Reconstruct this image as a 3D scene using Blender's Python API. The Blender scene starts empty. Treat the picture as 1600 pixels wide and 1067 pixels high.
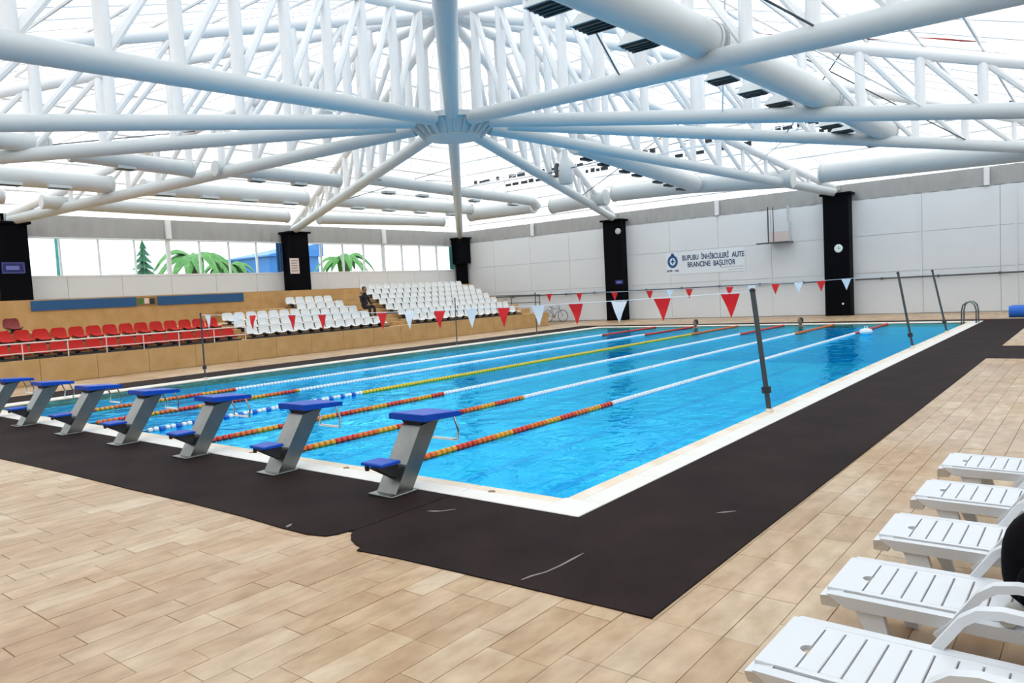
import bpy, math, random
from mathutils import Vector, Matrix
R_ = random.Random(7)
S = bpy.context.scene
COL = S.collection
# ---------------------------------------------------------------- camera
cam_d = bpy.data.cameras.new('camera'); cam = bpy.data.objects.new('camera', cam_d); COL.objects.link(cam)
YAW, PIT, ROL = -.6754, -.0656, -.0537
F_ = Vector((math.sin(YAW)*math.cos(PIT), math.cos(YAW)*math.cos(PIT), math.sin(PIT)))
Rr = Vector((math.cos(YAW), -math.sin(YAW), 0)); Uu = Rr.cross(F_)
R2 = math.cos(ROL)*Rr + math.sin(ROL)*Uu; U2 = -math.sin(ROL)*Rr + math.cos(ROL)*Uu
m = Matrix.Identity(4)
for i in range(3):
    m[i][0] = R2[i]; m[i][1] = U2[i]; m[i][2] = -F_[i]
m.translation = Vector((3.8643, -5.4744, 1.8952))
cam.matrix_world = m
cam_d.sensor_width = 36; cam_d.lens = 1168.2/1600*36; cam_d.clip_end = 400
S.camera = cam
# ---------------------------------------------------------------- sky and exposure
w = bpy.data.worlds.new('overcast_sky'); S.world = w; w.use_nodes = True
bg = w.node_tree.nodes['Background']
bg.inputs[0].default_value = (.93, .97, 1, 1); bg.inputs[1].default_value = 2.75
S.view_settings.view_transform = 'Standard'; S.view_settings.look = 'None'
S.view_settings.gamma = 1; S.view_settings.use_curve_mapping = False
S.view_settings.exposure = 0.0

# ================================================================ materials
def mat(name, c, rough=.5, metal=0, spec=.5, noise=None, bump=None):
    """noise=(scale, amount, colour2) mottles the colour; bump=(scale, strength)"""
    M = bpy.data.materials.new(name); M.use_nodes = True
    nt = M.node_tree; b = nt.nodes['Principled BSDF']
    b.inputs['Base Color'].default_value = (*c, 1)
    b.inputs['Roughness'].default_value = rough; b.inputs['Metallic'].default_value = metal
    b.inputs['Specular IOR Level'].default_value = spec
    tc = nt.nodes.new('ShaderNodeTexCoord')
    if noise:
        n = nt.nodes.new('ShaderNodeTexNoise'); n.inputs['Scale'].default_value = noise[0]; n.inputs['Detail'].default_value = 5
        nt.links.new(tc.outputs['Object'], n.inputs['Vector'])
        r = nt.nodes.new('ShaderNodeValToRGB'); r.color_ramp.elements[0].position = .5-noise[1]; r.color_ramp.elements[1].position = .5+noise[1]
        r.color_ramp.elements[0].color = (*c, 1); r.color_ramp.elements[1].color = (*noise[2], 1)
        nt.links.new(n.outputs['Fac'], r.inputs['Fac']); nt.links.new(r.outputs['Color'], b.inputs['Base Color'])
    if bump:
        n2 = nt.nodes.new('ShaderNodeTexNoise'); n2.inputs['Scale'].default_value = bump[0]; n2.inputs['Detail'].default_value = 4
        nt.links.new(tc.outputs['Object'], n2.inputs['Vector'])
        bp = nt.nodes.new('ShaderNodeBump'); bp.inputs['Strength'].default_value = bump[1]; bp.inputs['Distance'].default_value = .02
        nt.links.new(n2.outputs['Fac'], bp.inputs['Height']); nt.links.new(bp.outputs['Normal'], b.inputs['Normal'])
    return M
MT = {}
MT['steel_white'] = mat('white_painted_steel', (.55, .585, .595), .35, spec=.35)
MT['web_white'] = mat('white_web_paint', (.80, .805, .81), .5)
MT['duct'] = mat('white_duct_paint', (.59, .615, .615), .38, spec=.35, noise=(1.5, .3, (.55, .575, .575)))
MT['frame_white'] = mat('white_frame_paint', (.80, .81, .82), .4)
MT['louvre'] = mat('dark_louvre', (.015, .022, .028), .4)
MT['black'] = mat('black_column_paint', (.0025, .0025, .0045), .6, spec=.06)
MT['wall'] = mat('white_wall_sheet', (.78, .80, .82), .5, noise=(.6, .3, (.74, .765, .79)))
MT['wallb'] = mat('wall_backing', (.60, .62, .64), .7)
MT['band'] = mat('grey_corrugated_sheet', (.40, .40, .39), .55, noise=(1.2, .3, (.34, .335, .325)))
MT['plaster'] = mat('plain_plaster', (.7, .7, .69), .8)
MT['ochre'] = mat('ochre_stone', (.50, .29, .10), .6, noise=(2.2, .25, (.60, .38, .17)), bump=(18, .15))
MT['red'] = mat('red_plastic', (.55, .014, .006), .4, spec=.3)
MT['darkred'] = mat('dark_red_plastic', (.22, .012, .010), .4)
MT['seatwhite'] = mat('white_seat_plastic', (.80, .80, .78), .35)
MT['bracket'] = mat('dark_bracket', (.03, .03, .035), .5)
MT['stain'] = mat('stainless_steel', (.24, .245, .235), .26, .9, noise=(5, .3, (.15, .155, .15)))
MT['polesteel'] = mat('dark_pole_steel', (.10, .11, .12), .35, .7)
MT['chrome'] = mat('chrome', (.75, .76, .77), .12, 1)
MT['blue'] = mat('blue_plastic', (.001, .065, .48), .35, spec=.22, bump=(160, .2))
MT['rubber'] = mat('dark_rubber', (.011, .0056, .0050), .75, spec=.10, noise=(1.4, .22, (.026, .0145, .0135)), bump=(90, .25))
MT['scuff'] = mat('pale_scuff', (.22, .19, .19), .6)
MT['coping'] = mat('white_coping_stone', (.80, .765, .70), .45, noise=(3, .25, (.86, .84, .80)))
MT['gutter'] = mat('cream_edge_tile', (.78, .62, .42), .45, noise=(2.2, .15, (.84, .76, .66)))
MT['pooltile'] = mat('blue_pool_tile', (.000, .50, .90), .5, noise=(.7, .25, (.000, .72, .97)))
MT['poolline'] = mat('dark_blue_lane_tile', (.000, .46, .86), .5)
MT['lounger'] = mat('white_lounger_plastic', (.74, .76, .79), .35)
MT['fl_red'] = mat('red_float', (.68, .045, .02), .4)
MT['fl_or'] = mat('orange_float', (.78, .14, .012), .4)
MT['fl_ye'] = mat('yellow_float', (.80, .55, .03), .4)
MT['fl_am'] = mat('amber_float', (.80, .34, .02), .4)
MT['fl_wh'] = mat('white_float', (.86, .88, .92), .4)
MT['cable'] = mat('dark_cable', (.05, .05, .05), .6)
MT['flagred'] = mat('red_pennant', (.80, .006, .008), .6)
MT['flagwhite'] = mat('white_pennant', (.85, .87, .90), .6)
MT['sign_blue'] = mat('deep_blue_sign', (.010, .012, .13), .4)
MT['sign_edge'] = mat('pale_blue_sign_print', (.16, .18, .50), .4)
MT['paper'] = mat('pale_poster_paper', (.80, .66, .62), .6)
MT['print'] = mat('grey_poster_print', (.45, .36, .36), .6)
MT['banner'] = mat('banner_vinyl', (.80, .85, .90), .5)
MT['navy'] = mat('navy_lettering', (.012, .035, .12), .5)
MT['emblem'] = mat('emblem_blue', (.012, .10, .28), .5)
MT['clockface'] = mat('pale_green_dial', (.72, .88, .82), .4)
MT['bluepanel'] = mat('blue_board', (.012, .095, .26), .45)
MT['bluebright'] = mat('bright_blue_foam', (.004, .13, .62), .45)
MT['cloth'] = mat('black_cloth', (.003, .0025, .004), .9, spec=.08, noise=(9, .2, (.007, .0055, .008)), bump=(60, .3))
MT['skin'] = mat('skin', (.30, .15, .09), .5)
MT['hair'] = mat('dark_hair', (.02, .014, .01), .6)
MT['shirt'] = mat('dark_shirt', (.010, .008, .016), .8)
MT['leaf'] = mat('leaf_green', (.035, .16, .03), .6, noise=(4, .2, (.10, .28, .05)))
MT['conifer'] = mat('conifer_green', (.02, .12, .06), .6, noise=(4, .2, (.05, .2, .09)))
MT['bark'] = mat('bark', (.10, .075, .05), .8)
MT['bld_blue'] = mat('blue_cladding', (.02, .16, .50), .5)
MT['grass'] = mat('outdoor_ground', (.20, .27, .12), .9, noise=(.5, .2, (.34, .36, .25)))
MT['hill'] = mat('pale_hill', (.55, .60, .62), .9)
MT['teal'] = mat('teal_paint', (.02, .20, .20), .5)
MT['towel'] = mat('grey_towel', (.45, .43, .38), .9)
MT['drain'] = mat('drain_bronze', (.25, .16, .07), .5)

def mat_glass():
    M = bpy.data.materials.new('window_glass'); M.use_nodes = True; nt = M.node_tree; nt.nodes.clear()
    o = nt.nodes.new('ShaderNodeOutputMaterial'); t = nt.nodes.new('ShaderNodeBsdfTransparent'); g = nt.nodes.new('ShaderNodeBsdfGlossy')
    t.inputs[0].default_value = (.92, .97, .97, 1); g.inputs['Roughness'].default_value = .02
    f = nt.nodes.new('ShaderNodeFresnel'); f.inputs[0].default_value = 1.35
    x = nt.nodes.new('ShaderNodeMixShader'); nt.links.new(f.outputs[0], x.inputs[0]); nt.links.new(t.outputs[0], x.inputs[1]); nt.links.new(g.outputs[0], x.inputs[2])
    nt.links.new(x.outputs[0], o.inputs[0]); return M
MT['glass'] = mat_glass()

def mat_roof():
    M = bpy.data.materials.new('translucent_roof_sheet'); M.use_nodes = True; nt = M.node_tree; nt.nodes.clear()
    o = nt.nodes.new('ShaderNodeOutputMaterial'); t = nt.nodes.new('ShaderNodeBsdfTranslucent'); d = nt.nodes.new('ShaderNodeBsdfDiffuse')
    t.inputs[0].default_value = (.88, .89, .89, 1); d.inputs[0].default_value = (.8, .8, .8, 1)
    tc = nt.nodes.new('ShaderNodeTexCoord'); n = nt.nodes.new('ShaderNodeTexNoise'); n.inputs['Scale'].default_value = .35
    nt.links.new(tc.outputs['Object'], n.inputs['Vector'])
    r = nt.nodes.new('ShaderNodeValToRGB'); r.color_ramp.elements[0].position = .35; r.color_ramp.elements[1].position = .65
    r.color_ramp.elements[0].color = (.80, .81, .81, 1); r.color_ramp.elements[1].color = (.92, .92, .92, 1)
    nt.links.new(n.outputs['Fac'], r.inputs['Fac']); nt.links.new(r.outputs['Color'], t.inputs[0])
    x = nt.nodes.new('ShaderNodeMixShader'); x.inputs[0].default_value = .22
    nt.links.new(t.outputs[0], x.inputs[1]); nt.links.new(d.outputs[0], x.inputs[2]); nt.links.new(x.outputs[0], o.inputs[0]); return M
MT['roof'] = mat_roof()

def mat_water():
    M = bpy.data.materials.new('pool_water'); M.use_nodes = True; nt = M.node_tree; nt.nodes.clear()
    o = nt.nodes.new('ShaderNodeOutputMaterial'); t = nt.nodes.new('ShaderNodeBsdfTransparent'); g = nt.nodes.new('ShaderNodeBsdfGlossy')
    t.inputs[0].default_value = (.86, .97, 1, 1); g.inputs['Roughness'].default_value = .03; g.inputs['Color'].default_value = (.16, .78, 1, 1)
    tc = nt.nodes.new('ShaderNodeTexCoord')
    mp = nt.nodes.new('ShaderNodeMapping'); mp.inputs['Scale'].default_value = (1, .8, 1); mp.inputs['Rotation'].default_value = (0, 0, .4)
    nt.links.new(tc.outputs['Object'], mp.inputs[0])
    n1 = nt.nodes.new('ShaderNodeTexNoise'); n1.inputs['Scale'].default_value = 3.2; n1.inputs['Detail'].default_value = 3; n1.inputs['Distortion'].default_value = .6
    nt.links.new(mp.outputs[0], n1.inputs['Vector'])
    n2 = nt.nodes.new('ShaderNodeTexNoise'); n2.inputs['Scale'].default_value = .9; n2.inputs['Detail'].default_value = 2; nt.links.new(mp.outputs[0], n2.inputs['Vector'])
    ad = nt.nodes.new('ShaderNodeMath'); ad.operation = 'MULTIPLY_ADD'; ad.inputs[1].default_value = 1.6; nt.links.new(n2.outputs['Fac'], ad.inputs[0]); nt.links.new(n1.outputs['Fac'], ad.inputs[2])
    b = nt.nodes.new('ShaderNodeBump'); b.inputs['Strength'].default_value = .17; b.inputs['Distance'].default_value = .12
    nt.links.new(ad.outputs[0], b.inputs['Height'])
    f = nt.nodes.new('ShaderNodeFresnel'); f.inputs[0].default_value = 1.27
    nt.links.new(b.outputs[0], f.inputs['Normal']); nt.links.new(b.outputs[0], g.inputs['Normal'])
    x = nt.nodes.new('ShaderNodeMixShader'); nt.links.new(f.outputs[0], x.inputs[0]); nt.links.new(t.outputs[0], x.inputs[1]); nt.links.new(g.outputs[0], x.inputs[2])
    nt.links.new(x.outputs[0], o.inputs[0]); return M
MT['water'] = mat_water()

def mat_floor():
    M = bpy.data.materials.new('travertine_tile'); M.use_nodes = True; nt = M.node_tree; b = nt.nodes['Principled BSDF']
    tc = nt.nodes.new('ShaderNodeTexCoord'); gm = nt.nodes.new('ShaderNodeNewGeometry'); oi = nt.nodes.new('ShaderNodeObjectInfo')
    ad = nt.nodes.new('ShaderNodeMath'); ad.operation = 'ADD'; fr = nt.nodes.new('ShaderNodeMath'); fr.operation = 'FRACT'
    nt.links.new(gm.outputs['Random Per Island'], ad.inputs[0]); nt.links.new(oi.outputs['Random'], ad.inputs[1]); nt.links.new(ad.outputs[0], fr.inputs[0])
    r = nt.nodes.new('ShaderNodeValToRGB'); e = r.color_ramp.elements
    e[0].color = (.47, .32, .19, 1); e[1].color = (.62, .49, .35, 1)
    for p, c in ((.3, (.56, .40, .26, 1)), (.55, (.51, .365, .23, 1)), (.8, (.57, .43, .29, 1))):
        k = e.new(p); k.color = c
    nt.links.new(fr.outputs[0], r.inputs['Fac'])
    mp = nt.nodes.new('ShaderNodeMapping'); mp.inputs['Scale'].default_value = (7, 3.0, 4); nt.links.new(gm.outputs['Position'], mp.inputs[0])
    n = nt.nodes.new('ShaderNodeTexNoise'); n.inputs['Scale'].default_value = 1.3; n.inputs['Detail'].default_value = 6
    nt.links.new(mp.outputs[0], n.inputs['Vector'])
    r2 = nt.nodes.new('ShaderNodeValToRGB'); r2.color_ramp.elements[0].position = .3; r2.color_ramp.elements[1].position = .7
    r2.color_ramp.elements[0].color = (.78, .71, .63, 1); r2.color_ramp.elements[1].color = (1.08, 1.07, 1.06, 1)
    nt.links.new(n.outputs['Fac'], r2.inputs['Fac'])
    mx = nt.nodes.new('ShaderNodeMix'); mx.data_type = 'RGBA'; mx.blend_type = 'MULTIPLY'; mx.inputs[0].default_value = 1
    nt.links.new(r.outputs['Color'], mx.inputs[6]); nt.links.new(r2.outputs['Color'], mx.inputs[7])
    # broad patches: paler and warmer stone
    n4 = nt.nodes.new('ShaderNodeTexNoise'); n4.inputs['Scale'].default_value = .55; n4.inputs['Detail'].default_value = 6; n4.inputs['Roughness'].default_value = .65
    nt.links.new(gm.outputs['Position'], n4.inputs['Vector'])
    r4 = nt.nodes.new('ShaderNodeValToRGB'); r4.color_ramp.elements[0].position = .36; r4.color_ramp.elements[1].position = .62
    r4.color_ramp.elements[0].color = (.86, .76, .62, 1); r4.color_ramp.elements[1].color = (1.10, 1.16, 1.22, 1)
    nt.links.new(n4.outputs['Fac'], r4.inputs['Fac'])
    mx2 = nt.nodes.new('ShaderNodeMix'); mx2.data_type = 'RGBA'; mx2.blend_type = 'MULTIPLY'; mx2.inputs[0].default_value = 1
    nt.links.new(mx.outputs[2], mx2.inputs[6]); nt.links.new(r4.outputs['Color'], mx2.inputs[7])
    nt.links.new(mx2.outputs[2], b.inputs['Base Color'])
    # damp patches: gloss varies over the deck
    n3 = nt.nodes.new('ShaderNodeTexNoise'); n3.inputs['Scale'].default_value = .35; n3.inputs['Detail'].default_value = 3
    nt.links.new(gm.outputs['Position'], n3.inputs['Vector'])
    r3 = nt.nodes.new('ShaderNodeMapRange'); r3.inputs[1].default_value = .35; r3.inputs[2].default_value = .65; r3.inputs[3].default_value = .28; r3.inputs[4].default_value = .55
    nt.links.new(n3.outputs['Fac'], r3.inputs[0]); nt.links.new(r3.outputs[0], b.inputs['Roughness'])
    return M
MT['tile'] = mat_floor()
MT['grout'] = mat('brown_grout', (.30, .20, .12), .8)

# ================================================================ mesh helpers
class MB:
    def __init__(s): s.v = []; s.f = []
    def add(s, vs, fs):
        o = len(s.v); s.v += [tuple(p) for p in vs]; s.f += [tuple(i+o for i in q) for q in fs]; return s
    def box(s, x0, x1, y0, y1, z0, z1):
        return s.add([(x0, y0, z0), (x1, y0, z0), (x1, y1, z0), (x0, y1, z0), (x0, y0, z1), (x1, y0, z1), (x1, y1, z1), (x0, y1, z1)],
                     [(0, 3, 2, 1), (4, 5, 6, 7), (0, 1, 5, 4), (1, 2, 6, 5), (2, 3, 7, 6), (3, 0, 4, 7)])
    def bbox(s, x0, x1, y0, y1, z0, z1, b=.01):
        """box with bevelled top edges"""
        v = [(x0, y0, z0), (x1, y0, z0), (x1, y1, z0), (x0, y1, z0), (x0, y0, z1-b), (x1, y0, z1-b), (x1, y1, z1-b), (x0, y1, z1-b),
             (x0+b, y0+b, z1), (x1-b, y0+b, z1), (x1-b, y1-b, z1), (x0+b, y1-b, z1)]
        f = [(0, 3, 2, 1), (8, 9, 10, 11)]
        for a in range(4):
            n = (a+1) % 4; f += [(a, n, n+4, a+4), (a+4, n+4, n+8, a+8)]
        return s.add(v, f)
    def tube(s, pts, r, n=12, caps=True):
        pts = [Vector(p) for p in pts]; rs = r if isinstance(r, (list, tuple)) else [r]*len(pts)
        rings = []; up = None
        for i, p in enumerate(pts):
            d = (pts[min(i+1, len(pts)-1)]-pts[max(i-1, 0)]).normalized()
            if up is None:
                up = Vector((0, 0, 1)) if abs(d.z) < .9 else Vector((1, 0, 0))
            a = d.cross(up)
            if a.length < 1e-5: a = d.cross(Vector((0, 1, 0)))
            a.normalize(); b = a.cross(d); up = b
            rings.append([p+a*math.cos(2*math.pi*k/n)*rs[i]+b*math.sin(2*math.pi*k/n)*rs[i] for k in range(n)])
        v = [q for g in rings for q in g]; f = []
        for i in range(len(pts)-1):
            for k in range(n):
                j = (k+1) % n; f.append((i*n+k, i*n+j, (i+1)*n+j, (i+1)*n+k))
        if caps: f.append(tuple(range(n-1, -1, -1))); f.append(tuple((len(pts)-1)*n+k for k in range(n)))
        return s.add(v, f)
    def lathe(s, prof, n=16, c=(0, 0, 0), axis='z'):
        """prof: list of (radius, height)"""
        v = []; f = []
        for r, h in prof:
            for k in range(n):
                a = 2*math.pi*k/n; x, y = r*math.cos(a), r*math.sin(a)
                p = {'z': (x, y, h), 'y': (x, h, y), 'x': (h, x, y)}[axis]
                v.append((p[0]+c[0], p[1]+c[1], p[2]+c[2]))
        for i in range(len(prof)-1):
            for k in range(n):
                j = (k+1) % n; f.append((i*n+k, i*n+j, (i+1)*n+j, (i+1)*n+k))
        f.append(tuple(range(n-1, -1, -1))); f.append(tuple((len(prof)-1)*n+k for k in range(n)))
        return s.add(v, f)
    def prism(s, poly, z0, z1):
        n = len(poly)
        v = [(x, y, z0) for x, y in poly]+[(x, y, z1) for x, y in poly]
        f = [tuple(range(n-1, -1, -1)), tuple(range(n, 2*n))]+[(k, (k+1) % n, n+(k+1) % n, n+k) for k in range(n)]
        return s.add(v, f)
    def hexa(s, p):  # eight corners, bottom four then top four
        return s.add(p, [(0, 3, 2, 1), (4, 5, 6, 7), (0, 1, 5, 4), (1, 2, 6, 5), (2, 3, 7, 6), (3, 0, 4, 7)])
    def mesh(s, name, mt, smooth=True):
        me = bpy.data.meshes.new(name); me.from_pydata(s.v, [], s.f)
        me.materials.append(MT[mt] if isinstance(mt, str) else mt)
        if smooth:
            me.polygons.foreach_set('use_smooth', [True]*len(me.polygons)); me.set_sharp_from_angle(angle=math.radians(38))
        me.validate(); me.update(); return me
    def build(s, name, mt, parent=None, loc=(0, 0, 0), smooth=True):
        return link(name, s.mesh(name, mt, smooth), parent, loc)
def link(name, data, parent=None, loc=(0, 0, 0), rz=0):
    o = bpy.data.objects.new(name, data); COL.objects.link(o); o.location = loc; o.rotation_euler = (0, 0, rz)
    if parent: o.parent = parent
    return o
def empty(name, label, cat, loc=(0, 0, 0), rz=0, group=None):
    o = link(name, None, None, loc, rz); o.empty_display_size = .1; return tag(o, label, cat, group)
def tag(o, label, cat, group=None, kind=None):
    o['label'] = label
    if cat: o['category'] = cat
    if group: o['group'] = group
    if kind: o['kind'] = kind
    return o
def struct(o, label=None, cat=None):
    o['kind'] = 'structure'
    if label: o['label'] = label
    if cat: o['category'] = cat
    return o
def dup(root, loc, rz=None, label=None, group=None):
    c = root.copy(); COL.objects.link(c); c.location = loc
    if rz is not None: c.rotation_euler = (0, 0, rz)
    if label: c['label'] = label
    if group: c['group'] = group
    for ch in list(root.children):
        d = ch.copy(); COL.objects.link(d); d.parent = c
        for g in list(ch.children):
            e = g.copy(); COL.objects.link(e); e.parent = d
    return c

# ================================================================ key dimensions
XL, XR, YN, YF = -29.95, 6.15, -8.05, 31.75          # inner wall faces
HX, HY = -11.9, 11.85                                 # plan centre, under the hub
W, L = 15.05, 25.0                                    # pool
EAVE, APEX = 6.05, 10.95

# ================================================================ floor and pool
floor = struct(MB().box(XL-.3, -W-.42, YN-.3, YF+.3, -.3, -.006).box(.42, XR+.3, YN-.3, YF+.3, -.3, -.006)
       .box(-W-.42, .42, YN-.3, -.42, -.3, -.006).box(-W-.42, .42, L+.42, YF+.3, -.3, -.006).build('floor', 'grout', smooth=False),
       'cream travertine tiled pool deck', 'floor')
# mats cover part of the deck: no tiles there
MAT_X1, MAT_Y0 = 1.83, -1.87
TW, TL, G = .20, .61, .004
cells = []
nx = int((XR-XL)/TW)
for i in range(nx):
    x = XL+i*TW
    off = R_.choice((0, .5, .25, .75))*TL
    y = YN-off
    while y < YF:
        x0, x1, y0, y1 = x+G/2, x+TW-G/2, max(y+G/2, YN), min(y+TL-G/2, YF)
        y += TL
        if y1-y0 < .03: continue
        cx, cy = (x0+x1)/2, (y0+y1)/2
        if -W-.40 < x1 and x0 < .40 and y1 > -.42 and y0 < L+.42: continue     # pool and coping
        if x1 < -19.9: continue                                                   # grandstand stands there
        if -16.2 < cx < MAT_X1-.3 and MAT_Y0+.45 < cy < 26.3: continue            # under the mats
        cells.append((x0, x1, y0, y1))
cx_, cy_ = 3.86, -5.47
def keyd(c):
    x, y = (c[0]+c[1])/2-cx_, (c[2]+c[3])/2-cy_
    fx = x*F_.x+y*F_.y; sx = x*Rr.x+y*Rr.y
    if fx < 1.5 or abs(sx) > fx*.75+.5 or (fx < 3.9): return 1e6+fx
    return fx
full = [c for c in cells if abs((c[3]-c[2])-(TL-G)) < 1e-6]
full.sort(key=keyd); near = full[:300]; nearset = set(near)
tile_me = MB().bbox(-(TW-G)/2, (TW-G)/2, -(TL-G)/2, (TL-G)/2, -.02, 0, .002).mesh('tile', 'tile', False)
for c in near:
    o = link('tile', tile_me, floor, ((c[0]+c[1])/2, (c[2]+c[3])/2, R_.uniform(-.0012, .0008)))
rest = MB()
for c in cells:
    if c in nearset: continue
    rest.add([(c[0], c[2], 0), (c[1], c[2], 0), (c[1], c[3], 0), (c[0], c[3], 0), (c[0], c[2], -.006), (c[1], c[2], -.006), (c[1], c[3], -.006), (c[0], c[3], -.006)],
             [(0, 1, 2, 3), (4, 5, 1, 0), (5, 6, 2, 1), (6, 7, 3, 2), (7, 4, 0, 3)])
o = rest.build('tiles', 'tile', floor, smooth=False); o['kind'] = 'stuff'

basin = MB()
D = 1.5
basin.box(-W-.25, .25, -.25, L+.25, -D-.2, -D).box(-W-.25, -W, -.25, L+.25, -D, -.16).box(0, .25, -.25, L+.25, -D, -.16).box(-W, 0, -.25, 0, -D, -.16).box(-W, 0, L, L+.25, -D, -.16)
pool = basin.build('pool_basin', 'pooltile', smooth=False)
struct(pool, 'blue tiled swimming pool basin under the water', 'pool')
for i in range(7):
    xc = -1.58-1.91*i
    MB().box(xc-.12, xc+.12, 1.6, L-1.6, -D, -D+.006).box(xc-.4, xc+.4, 1.36, 1.6, -D, -D+.006).box(xc-.4, xc+.4, L-1.6, L-1.36, -D, -D+.006).build('lane_line', 'poolline', pool, smooth=False)
# coping: outer white stones, inner cream edge tiles, stone by stone
coping = struct(MB().box(-W-.42, -W, -.42, L+.42, -.16, -.02).box(0, .42, -.42, L+.42, -.16, -.02).box(-W, 0, -.42, 0, -.16, -.02).box(-W, 0, L, L+.42, -.16, -.02)
                .build('pool_coping', 'grout', smooth=False), 'white stone coping around the pool with cream inner edge', 'coping')
stone_y = MB().bbox(-.125, .125, -.4975, .4975, -.03, .012, .006).mesh('coping_stone', 'coping', False)
stone_x = MB().bbox(-.4975, .4975, -.125, .125, -.03, .012, .006).mesh('coping_stone', 'coping', False)
edge_y = MB().bbox(-.08, .08, -.4975, .4975, -.03, .006, .012).mesh('edge_tile', 'gutter', False)
edge_x = MB().bbox(-.4975, .4975, -.08, .08, -.03, .006, .012).mesh('edge_tile', 'gutter', False)
for k in range(25):
    for xs, xe in ((.295, .085), (-W-.295, -W-.085)):
        link('coping_stone', stone_y, coping, (xs, k+.5, 0)); link('edge_tile', edge_y, coping, (xe, k+.5, 0))
for k in range(15):
    x = -.5-k*1.0033
    for ys, ye in ((-.295, -.085), (L+.295, L+.085)):
        link('coping_stone', stone_x, coping, (x, ys, 0)); link('edge_tile', edge_x, coping, (x, ye, 0))
for x, s in ((0, 1), (-W, -1)):
    for y, t in ((0, -1), (L, 1)):
        MB().bbox(min(x, x+s*.42)+.002, max(x, x+s*.42)-.002, min(y, y+t*.42)+.002, max(y, y+t*.42)-.002, -.03, .012, .006).build('corner_stone', 'coping', coping, smooth=False)
for x in (-.74, -2.9, -4.8):
    MB().lathe([(.035, .0), (.035, .016), (.02, .018)], 10).build('drain_cap', 'drain', coping, (x, -.16, 0))
wat = MB().add([(-W, 0, 0), (0, 0, 0), (0, L, 0), (-W, L, 0)], [(0, 1, 2, 3)]).build('pool_water', 'water', None, (0, 0, -.035), smooth=False)
tag(wat, 'clear rippled blue pool water reflecting the roof', 'water', kind='stuff')

# ---------------------------------------------------------------- rubber mats
def rmat(poly, label, z=.009):
    o = MB().prism(poly, 0, z).build('rubber_mat', 'rubber', None, (0, 0, .0), smooth=False)
    return tag(o, label, 'mat', 'dark rubber mats around the pool')
m1 = rmat([(-16.15, -.43), (-16.15, -2.0), (-8, -2.0), (-5.85, -1.925), (-4.42, -1.9), (-3.15, -1.855), (-2.25, -1.856), (-1.63, -1.88), (-1.28, -1.875), (-1.10, -1.825), (-1.05, -1.745), (-1.035, -1.645), (-1.008, -1.60), (-1.012, -.43)],
          'long dark rubber mat under the starting blocks')
m2 = rmat([(-1.0, -.43), (-1.0, -1.61), (-.95, -1.69), (-.845, -1.775), (-.715, -1.836), (-.63, -1.855), (-.60, -1.92), (-.2, -1.877), (.825, -1.83), (MAT_X1, -1.80), (MAT_X1, 0), (1.86, 8), (1.87, 12.6), (1.87, 26.4), (.43, 26.4), (.43, -.43)],
          'dark rubber mat from the near corner along the pool edge beside the loungers')
rmat([(1.872, 12.75), (XR-.1, 12.75), (XR-.1, 15.6), (1.872, 15.6)], 'dark rubber mat crossing the deck towards the right wall')
rmat([(-17.0, -.41), (-W-.44, -.41), (-W-.44, 25.4), (-17.0, 25.4)], 'narrow dark rubber mat along the pool edge below the grandstand')
rmat([(-17.0, 25.44), (.41, 25.44), (.41, 26.4), (-17.0, 26.4)], 'dark rubber mat along the far end of the pool')
rmat([(1.872, 24.6), (XR-.1, 24.6), (XR-.1, 26.4), (1.872, 26.4)], 'dark rubber mat in the far corner beside the blue roll')
def ribbon(pts, ws, z):
    v = []; f = []
    for i, (x, y) in enumerate(pts):
        a = Vector(pts[max(i-1, 0)]); b = Vector(pts[min(i+1, len(pts)-1)]); d = (b-a).normalized(); n = Vector((-d.y, d.x))*ws[i]
        v += [(x+n.x, y+n.y, z), (x-n.x, y-n.y, z), (x+n.x, y+n.y, z+.0015), (x-n.x, y-n.y, z+.0015)]
    for i in range(len(pts)-1):
        a, b = i*4, i*4+4; f += [(a+2, a+3, b+3, b+2), (a, a+2, b+2, b), (a+3, a+1, b+1, b+3)]
    return MB().add(v, f)
ribbon([(.846, -1.742), (.862, -1.656), (.905, -1.547), (.922, -1.4), (.924, -1.25), (.926, -1.12)], [.006, .010, .007, .008, .010, .003], .009).build('scuff_mark', 'scuff', m2, smooth=False)
ribbon([(-.843, -.92), (-.78, -.89), (-.73, -.859), (-.657, -.755)], [.006, .018, .008, .006], .009).build('scuff_mark', 'scuff', m2, smooth=False)
ribbon([(-1.60, -1.85), (-1.62, -1.81), (-1.645, -1.77)], [.01, .018, .006], .009).build('scuff_mark', 'scuff', m1, smooth=False)
ribbon([(1.358, .207), (1.40, .25), (1.472, .328)], [.005, .014, .005], .009).build('scuff_mark', 'scuff', m2, smooth=False)

# ================================================================ walls
def panels(parent, axis, fixed, a0, a1, rows, pw, th, mt='wall', gap=.014, name='panel', stop=()):
    """sheet panels standing proud of a wall; axis 'x': run along x at y=fixed (th towards -y), axis 'y': run along y at x=fixed (th towards +x)"""
    n = max(1, round((a1-a0)/pw)); p = (a1-a0)/n
    for z0, z1 in rows:
        for k in range(n):
            u0, u1 = a0+k*p+gap/2, a0+(k+1)*p-gap/2
            if axis == 'x': b = MB().box(u0, u1, min(fixed, fixed-th), max(fixed, fixed-th), z0+gap/2, z1-gap/2)
            else: b = MB().box(min(fixed, fixed+th), max(fixed, fixed+th), u0, u1, z0+gap/2, z1-gap/2)
            b.build(name, mt, parent, smooth=False)
wf = struct(MB().box(XL-.3, XR+.3, YF, YF+.3, 0, EAVE).build('wall_far', 'wallb', smooth=False), 'white sheet clad wall at the far end of the pool', 'wall')
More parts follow.
